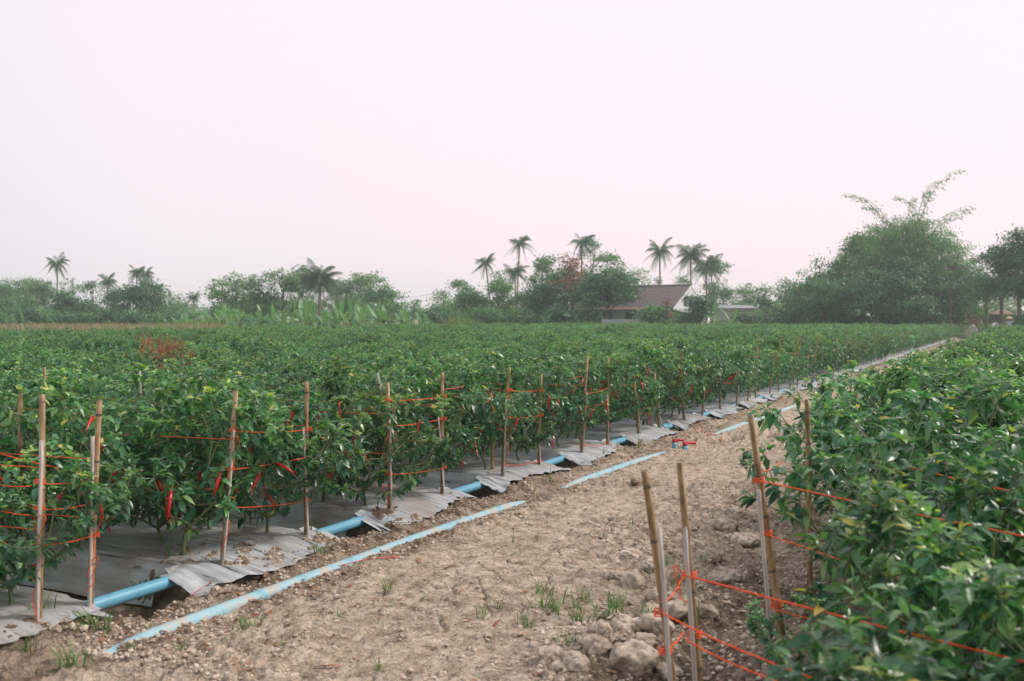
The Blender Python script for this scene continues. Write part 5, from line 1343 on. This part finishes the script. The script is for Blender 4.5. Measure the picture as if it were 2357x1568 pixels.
# ------------------------------------------------------------------ house
def house():
    Fp = Vector(at(1582, 100)); u = Vector((-.75, .66, 0)); v = Vector((-.66, -.75, 0))
    root = empty('house', Fp)
    def Pt(a, b, z): p = u * a + v * b; return (p.x, p.y, z)     # a back along the ridge, b towards the track
    RZ, EZ, HW, LN = 4.83, 2.72, 3.0, 13.0
    # corrugated tile slopes
    for sg in (1, -1):
        V = []; nr, ncol = 15, 90
        for r_ in range(nr):
            for e in (0, 1):
                f = (r_ + e) / nr; b = sg * (HW + .35) * f; z = RZ - (RZ - EZ) * (HW + .35) / HW * f + (.035 if e else 0.0)
                for c_ in range(ncol + 1):
                    a = -.45 + (LN + .45) * c_ / ncol; V.append(Pt(a, b, z + .03 * (c_ % 2)))
        q = []
        w_ = ncol + 1
        for r_ in range(2 * nr - 1):
            for c_ in range(ncol): q.append((r_ * w_ + c_, r_ * w_ + c_ + 1, (r_ + 1) * w_ + c_ + 1, (r_ + 1) * w_ + c_))
        obj('roof_slope', mesh('roof_slope', V, q, smooth=False), 'tile', root)
    mb = MB(); mb.tube([Pt(-.5, 0, RZ + .05), Pt(LN, 0, RZ + .05)], .09, 6); obj('ridge_cap', mb.mesh('ridge_cap'), 'tile', root)
    # lapped gable boards
    nb = 13
    base = 2.35
    for i in range(nb):
        z0 = base + (RZ - .06 - base) * i / nb; z1 = base + (RZ - .06 - base) * (i + 1) / nb
        def half(z): return HW * min(1.0, (RZ - z) / (RZ - EZ)) * .985
        h0, h1 = half(z0), max(half(z1), .02); t0 = -.06
        V = [Pt(0 + t0, h0, z0), Pt(t0, -h0, z0), Pt(t0 + .03, -h1, z1), Pt(t0 + .03, h1, z1), Pt(.1, h0, z0), Pt(.1, -h0, z0), Pt(.1, -h1, z1), Pt(.1, h1, z1)]
        obj('gable_board', mesh('gable_board', V, [(0, 1, 2, 3), (5, 4, 7, 6), (1, 0, 4, 5), (3, 2, 6, 7), (0, 3, 7, 4), (2, 1, 5, 6)], smooth=False), 'white_wall', root)
    # upper projecting gable canopy and barge boards
    mb = MB()
    for sg in (1, -1):
        A = [Pt(-.5, 0, RZ + .02), Pt(-.5, sg * (HW + .35), EZ - .22), Pt(-.5, sg * (HW + .35), EZ - .42), Pt(-.5, 0, RZ - .2)]
        B = [Pt(-.44, 0, RZ + .02), Pt(-.44, sg * (HW + .35), EZ - .22), Pt(-.44, sg * (HW + .35), EZ - .42), Pt(-.44, 0, RZ - .2)]
        mb.add(A + B, [(0, 1, 2, 3), (7, 6, 5, 4), (0, 4, 5, 1), (1, 5, 6, 2), (2, 6, 7, 3), (3, 7, 4, 0)])
    obj('barge_board', mb.mesh('barge_board', False), 'white_wall', root)
    mb = MB(); hz = 3.72; hw = HW * (RZ - hz) / (RZ - EZ)
    mb.add([Pt(-.46, hw, hz), Pt(-.46, -hw, hz), Pt(-.46, 0, RZ - .1), Pt(-.38, hw, hz), Pt(-.38, -hw, hz), Pt(-.38, 0, RZ - .1)], [(0, 1, 4, 3), (1, 2, 5, 4), (2, 0, 3, 5)], [(0, 2, 1), (3, 4, 5)])
    obj('gable_canopy', mb.mesh('gable_canopy', False), 'white_wall', root)
    for i, b in enumerate((.42, -.42)):
        mb = MB(); sl_ = .28 if i == 0 else -.28
        V = [Pt(-.12, b + .28, 2.75), Pt(-.12, b - .28, 2.75), Pt(-.12, b - .28, 3.45 + (.22 if i == 0 else 0)), Pt(-.12, b + .28, 3.45 + (0 if i == 0 else .22))]
        V2 = [Pt(-.02, b + .28, 2.75), Pt(-.02, b - .28, 2.75), Pt(-.02, b - .28, 3.45 + (.22 if i == 0 else 0)), Pt(-.02, b + .28, 3.45 + (0 if i == 0 else .22))]
        mb.add(V + V2, [(0, 1, 2, 3), (1, 0, 4, 5), (3, 2, 6, 7), (0, 3, 7, 4), (2, 1, 5, 6)]); wd_ = obj('window', mb.mesh('window', False), 'frame', root)
        mb = MB(); mb.box((-.001, 0, 0), (0, 0, 0)) if False else None
        c_ = [Vector(p) for p in V]; ce = sum(c_, Vector()) / 4; ins = [ce + (p - ce) * .72 + u * -.012 for p in c_]
        obj('pane', mesh('pane', [tuple(p) for p in ins], [(0, 1, 2, 3)], smooth=False), 'glass', wd_)
    # lower tin awning under the gable
    def slab(nm, pts4, th, mt):
        V = [Pt(*p) for p in pts4] + [Pt(p[0], p[1], p[2] - th) for p in pts4]
        return obj(nm, mesh(nm, V, [(0, 1, 2, 3), (7, 6, 5, 4), (0, 4, 5, 1), (1, 5, 6, 2), (2, 6, 7, 3), (3, 7, 4, 0)], smooth=False), mt, root)
    slab('tin_awning', [(-.05, HW, 2.45), (-.05, -HW, 2.45), (-1.6, -HW - .2, 2.12), (-1.6, HW + .2, 2.12)], .06, 'tin')
    slab('lean_to_roof', [(.6, HW + .3, 2.62), (.6, HW + 1.5, 2.42), (LN + 2, HW + 1.5, 2.42), (LN + 2, HW + .3, 2.62)], .07, 'rust_tin')
    def wallbox(nm, a0, a1, b0, b1, z0, z1, mt):
        V = [Pt(a, b, z) for z in (z0, z1) for a, b in ((a0, b0), (a1, b0), (a1, b1), (a0, b1))]
        return obj(nm, mesh(nm, V, [(0, 3, 2, 1), (4, 5, 6, 7), (0, 1, 5, 4), (1, 2, 6, 5), (2, 3, 7, 6), (3, 0, 4, 7)], smooth=False), mt, root)
    wallbox('wall', .02, LN + 1.6, -HW + .1, HW - .1, 0, 2.34, 'grey_wall'); wallbox('front_wall', .8, LN + 1.6, HW - .05, HW + 1.0, 0, 2.36, 'grey_wall')
    wallbox('gable_wall', -.02, .018, -HW + .15, HW - .1, 0, 2.34, 'grey_wall')
    for i, a in enumerate((1.6, 3.6, 6.4, 9.2)):
        w1 = wallbox('window', a, a + 1.1, HW + .99, HW + 1.05, 1.35, 2.2, 'frame')
        for j in (0, 1):
            V = [Pt(a + .07 + j * .5, HW + 1.056, 1.42), Pt(a + .52 + j * .5, HW + 1.056, 1.42), Pt(a + .52 + j * .5, HW + 1.056, 2.14), Pt(a + .07 + j * .5, HW + 1.056, 2.14)]
            obj('pane', mesh('pane', V, [(0, 1, 2, 3)], smooth=False), 'glass', w1)
    tag(root, 'house with brown tiled roof and white boarded gable behind the field', 'house')
house()
# low garden wall left of the house
def block_wall(p0, p1, h, th, name, label, mat, bw=.8, bh=.3):
    p0, p1 = Vector(p0), Vector(p1); L_ = (p1 - p0).length; root = empty(name, p0, math.atan2((p1 - p0).y, (p1 - p0).x)); n = int(L_ / bw); rows = int(round(h / bh))
    mb = MB(); mb.box((0, -.0 + .02, 0), (L_, th - .02, h - .01)); obj('core', mb.mesh('wall_core', False), mat, root)
    mb = MB(); mb.box((0, 0, 0), (bw - .02, th, bh - .02)); me = mb.mesh('block', False); me.materials.append(M[mat])
    for r_ in range(rows):
        for c_ in range(n): obj('block', me, None, root, ((c_ + (.5 if r_ % 2 else 0) * .98) * bw * (n - .5 if r_ % 2 else n) / n * .99, 0, r_ * bh))
    tag(root, label, 'wall'); return root
block_wall(at(1385, 92), at(1475, 90.5), 1.45, .15, 'garden_wall', 'low grey garden wall in front of the house', 'grey_wall', .9, .48)
def outbuilding():
    d = 104; root = empty('outbuilding', at(1698, d)); W_ = 3.6
    mb = MB(); mb.box((-W_ / 2 + .02, .02, 0), (W_ / 2 - .02, 3, zt(711, d))); obj('wall', mb.mesh('outbuilding_wall', False), 'grey_wall', root)
    mb = MB(); bw, bh = .45, .2; mb.box((0, 0, 0), (bw - .015, .04, bh - .015)); me = mb.mesh('block', False); me.materials.append(M['grey_wall'])
    for r_ in range(12):
        for c_ in range(8 - (r_ % 2)): obj('block', me, None, root, (-W_ / 2 + (c_ + .5 * (r_ % 2)) * bw, -.02, r_ * bh))
    V = []; nc = 40
    for j, (y_, z_) in enumerate(((-.35, zt(709.5, d)), (3.3, zt(704, d) + .1))):
        for c_ in range(nc + 1): V.append((-W_ / 2 - .3 + (W_ + .6) * c_ / nc, y_, z_ + .03 * (c_ % 2)))
    V += [(x, y, z - .04) for x, y, z in V]; n = nc + 1
    q = [(c_, c_ + 1, n + c_ + 1, n + c_) for c_ in range(nc)] + [(2 * n + c_ + 1, 2 * n + c_, 3 * n + c_, 3 * n + c_ + 1) for c_ in range(nc)] + [(2 * n + c_, 2 * n + c_ + 1, c_ + 1, c_) for c_ in range(nc)]
    obj('tin_roof', mesh('tin_roof', V, q, smooth=False), 'tin', root)
    tag(root, 'grey block outbuilding with tin roof behind two banana plants', 'shed')
outbuilding()
def shed():
    d = 100; root = empty('shed', at(2302, d)); 
    apex, eave = zt(712, d), zt(723, d)
    V = [(-1.0, -.6, eave), (1.0, -.9, eave), (1.0, 1.2, eave), (-1.0, 1.2, eave), (-.1, .2, apex), (.55, .2, apex)]
    V2 = [(x, y, z - .06) for x, y, z in V]
    obj('roof', mesh('shed_roof', V + V2, [(0, 1, 5, 4), (2, 3, 4, 5), (6, 10, 11, 7), (8, 11, 10, 9), (0, 6, 7, 1), (1, 7, 8, 2), (2, 8, 9, 3), (3, 9, 6, 0)], [(1, 2, 5), (3, 0, 4), (7, 11, 8), (9, 10, 6)], smooth=False), 'rust_tin', root)
    for x, y in ((-.85, -.45), (.85, -.7), (.85, 1.05), (-.85, 1.05)):
        mb = MB(); mb.tube([(x, y, 0), (x, y, eave)], .05, 6); obj('post', mb.mesh('post'), 'bark', root)
    mb = MB(); mb.box((-.8, 1.0, 0), (.8, 1.06, eave - .1)); obj('wall', mb.mesh('shed_wall', False), 'frame', root)
    tag(root, 'small open shed with rusty hipped roof under the right hand trees', 'shed')
shed()
# poles
for px, y0, d, lab in ((792, 676, 110, 'thin pale utility pole right of the big shaggy palm'), (1025, 668, 125, 'utility pole at the left of the central mound')):
    r_ = empty('utility_pole', at(px, d)); mb = MB(); mb.tube([(0, 0, -.2), (0, 0, zt(y0, d))], [.12, .08], 8); obj('post', mb.mesh('post'), 'concrete', r_)
    mb = MB(); mb.box((-.6, -.05, zt(y0, d) - .3), (.6, .05, zt(y0, d) - .2)); obj('crossarm', mb.mesh('crossarm'), 'concrete', r_); tag(r_, lab, 'utility pole')
mb = MB()
a, b = Vector(at(1025, 125, zt(672, 125))), Vector(at(792, 110, zt(679, 110)))
mb.tube(sag(a, b, .5, 14, 0), .012, 4); tag(obj('power_line', mb.mesh('power_line'), 'frame'), 'thin power line between the two utility poles', 'power line')

# ------------------------------------------------------------------ tarpaulins, workers
for i, (px, y0, wp, d, lab) in enumerate(((2236, 748, 40, 74, 'grey net covered heap, left one beside the far track end'), (2268, 752, 36, 73, 'grey net covered heap in the middle, lower'), (2292, 742, 34, 75, 'grey net covered heap, rightmost and peaked'), (2258, 765, 26, 70, 'small grey bundle in front of the net heaps'))):
    V, T = clod_mesh(1000 + i, 3, .28, .9); H = zt(y0, d); W_ = wp * d / F * .5
    V = V * np.array([W_, W_, H / .95]); V[:, 2] = np.maximum(V[:, 2], -.1) 
    V[:, 2] += .05 * fbm(V[:, 0] * 8, V[:, 1] * 8, 2, i)
    o = obj('covered_heap', mesh('covered_heap', V, None, T), 'tarp', None, at(px, d), (0, 0, i)); tag(o, lab, 'covered heap', 'net covered heaps')
def person(px, d, label, top_y, shirt, pose, hat, face=0):
    H = zt(top_y, d); root = empty('person', at(px, d), face, H / 1.68)
    def skin(name, pts_, edges, radii, mat, sub=2):
        me = bpy.data.meshes.new(name); me.from_pydata(pts_, edges, []); o = obj(name, me, mat, root)
        sk = o.modifiers.new('Skin', 'SKIN'); sk.use_smooth_shade = True
        for i_, r_ in enumerate(radii): me.skin_vertices[0].data[i_].radius = (r_, r_) if not hasattr(r_, '__len__') else r_
        me.skin_vertices[0].data[0].use_root = True
        o.modifiers.new('sub', 'SUBSURF').levels = 1; return o
    bend = .18 if pose == 'bend' else 0
    P = [(0, 0, .92), (0, -bend * .4, 1.12), (0, -bend, 1.32), (0, -bend * 1.15, 1.42), (0, -bend * 1.3, 1.50), (0, -bend * 1.45, 1.58), (0, -bend * 1.5, 1.65),
         (.17, -bend, 1.34), (.22, -bend - .06, 1.10), (.14, -bend - .26, 1.02), (-.17, -bend, 1.34), (-.23, -bend - .02, 1.08), (-.15, -bend - .24, 1.0),
         (.09, 0, .86), (.11, -.03, .48), (.11, 0, .07), (.12, -.13, .04), (-.09, 0, .86), (-.12, .02, .48), (-.12, .05, .07), (-.12, -.08, .04)]
    if pose == 'armsup': P[8] = (.36, -.05, 1.42); P[9] = (.24, -.10, 1.60); P[11] = (-.36, -.05, 1.42); P[12] = (-.24, -.10, 1.60)
    E = [(0, 1), (1, 2), (2, 3), (3, 4), (4, 5), (5, 6), (2, 7), (7, 8), (8, 9), (2, 10), (10, 11), (11, 12), (0, 13), (13, 14), (14, 15), (15, 16), (0, 17), (17, 18), (18, 19), (19, 20)]
    Rr = [(.15, .11), (.13, .10), (.16, .11), .055, .065, .085, .06, .062, .045, .033, .062, .045, .033, .085, .06, .042, .035, .085, .06, .042, .035]
    me = bpy.data.meshes.new('body')
    skin('body', P, E, Rr, 'skin')
    tp = [P[0], P[1], P[2], P[3], P[7], P[8], P[10], P[11]]; te = [(0, 1), (1, 2), (2, 3), (2, 4), (4, 5), (2, 6), (6, 7)]
    skin('shirt', tp, te, [(.165, .125), (.15, .118), (.178, .128), .07, .078, .06, .078, .06], shirt)
    skin('trousers', [P[0], P[13], P[14], P[15], P[17], P[18], P[19]], [(0, 1), (1, 2), (2, 3), (0, 4), (4, 5), (5, 6)], [(.165, .13), .10, .078, .062, .10, .078, .062], 'cloth_dark')
    hz = P[5]
    mb = MB()
    if hat == 'straw': mb.tube([(0, hz[1], hz[2] + .02), (0, hz[1], hz[2] + .035), (0, hz[1], hz[2] + .10), (0, hz[1], hz[2] + .17), (0, hz[1], hz[2] + .19)], [.30, .27, .13, .08, .01], 16)
    else: mb.tube([(0, hz[1], hz[2] + .02), (0, hz[1], hz[2] + .03), (0, hz[1], hz[2] + .035), (0, hz[1], hz[2] + .12), (0, hz[1], hz[2] + .15)], [.17, .16, .11, .10, .04], 14)
    obj('hat', mb.mesh('hat'), 'straw' if hat == 'straw' else 'hair', root)
    # face
    mb = MB(); mb.tube([(0, hz[1] - .075, hz[2] + .005), (0, hz[1] - .105, hz[2] - .02)], [.008, .014], 6); obj('nose', mb.mesh('nose'), 'skin', root)
    for e in (-1, 1):
        mb = MB(); mb.tube([(e * .03, hz[1] - .078, hz[2] + .01), (e * .03, hz[1] - .086, hz[2] + .01)], [.011, .008], 6); obj('eye', mb.mesh('eye'), 'hair', root)
    tag(root, label, 'person')
person(2282, 73, 'person in dark vest with white sleeve and dark hat beside net heaps', 737, 'cloth_white', 'bend', 'cap', R(70))
person(2322, 70, 'person in grey shirt and straw hat, arms raised, behind the right crop', 731, 'cloth_grey', 'armsup', 'straw', R(-10))

# ------------------------------------------------------------------ haze
hb = MB(); hb.box((-530, -215, -1.6), (550, 845, 18))
ho = obj('haze', hb.mesh('haze', False), None)
hm = bpy.data.materials.new('haze'); hm.use_nodes = True; hn = hm.node_tree; hn.nodes.remove(hn.nodes['Principled BSDF'])
pv = hn.nodes.new('ShaderNodeVolumePrincipled'); pv.inputs['Density'].default_value = .0011; pv.inputs['Color'].default_value = (.84, .95, .96, 1); pv.inputs['Anisotropy'].default_value = .45
hn.links.new(pv.outputs[0], hn.nodes['Material Output'].inputs['Volume']); ho.data.materials.append(hm)
ho['kind'] = 'stuff'; ho['label'] = 'pale haze over the field'
print('tris', sum(len(m.polygons) for m in bpy.data.meshes))
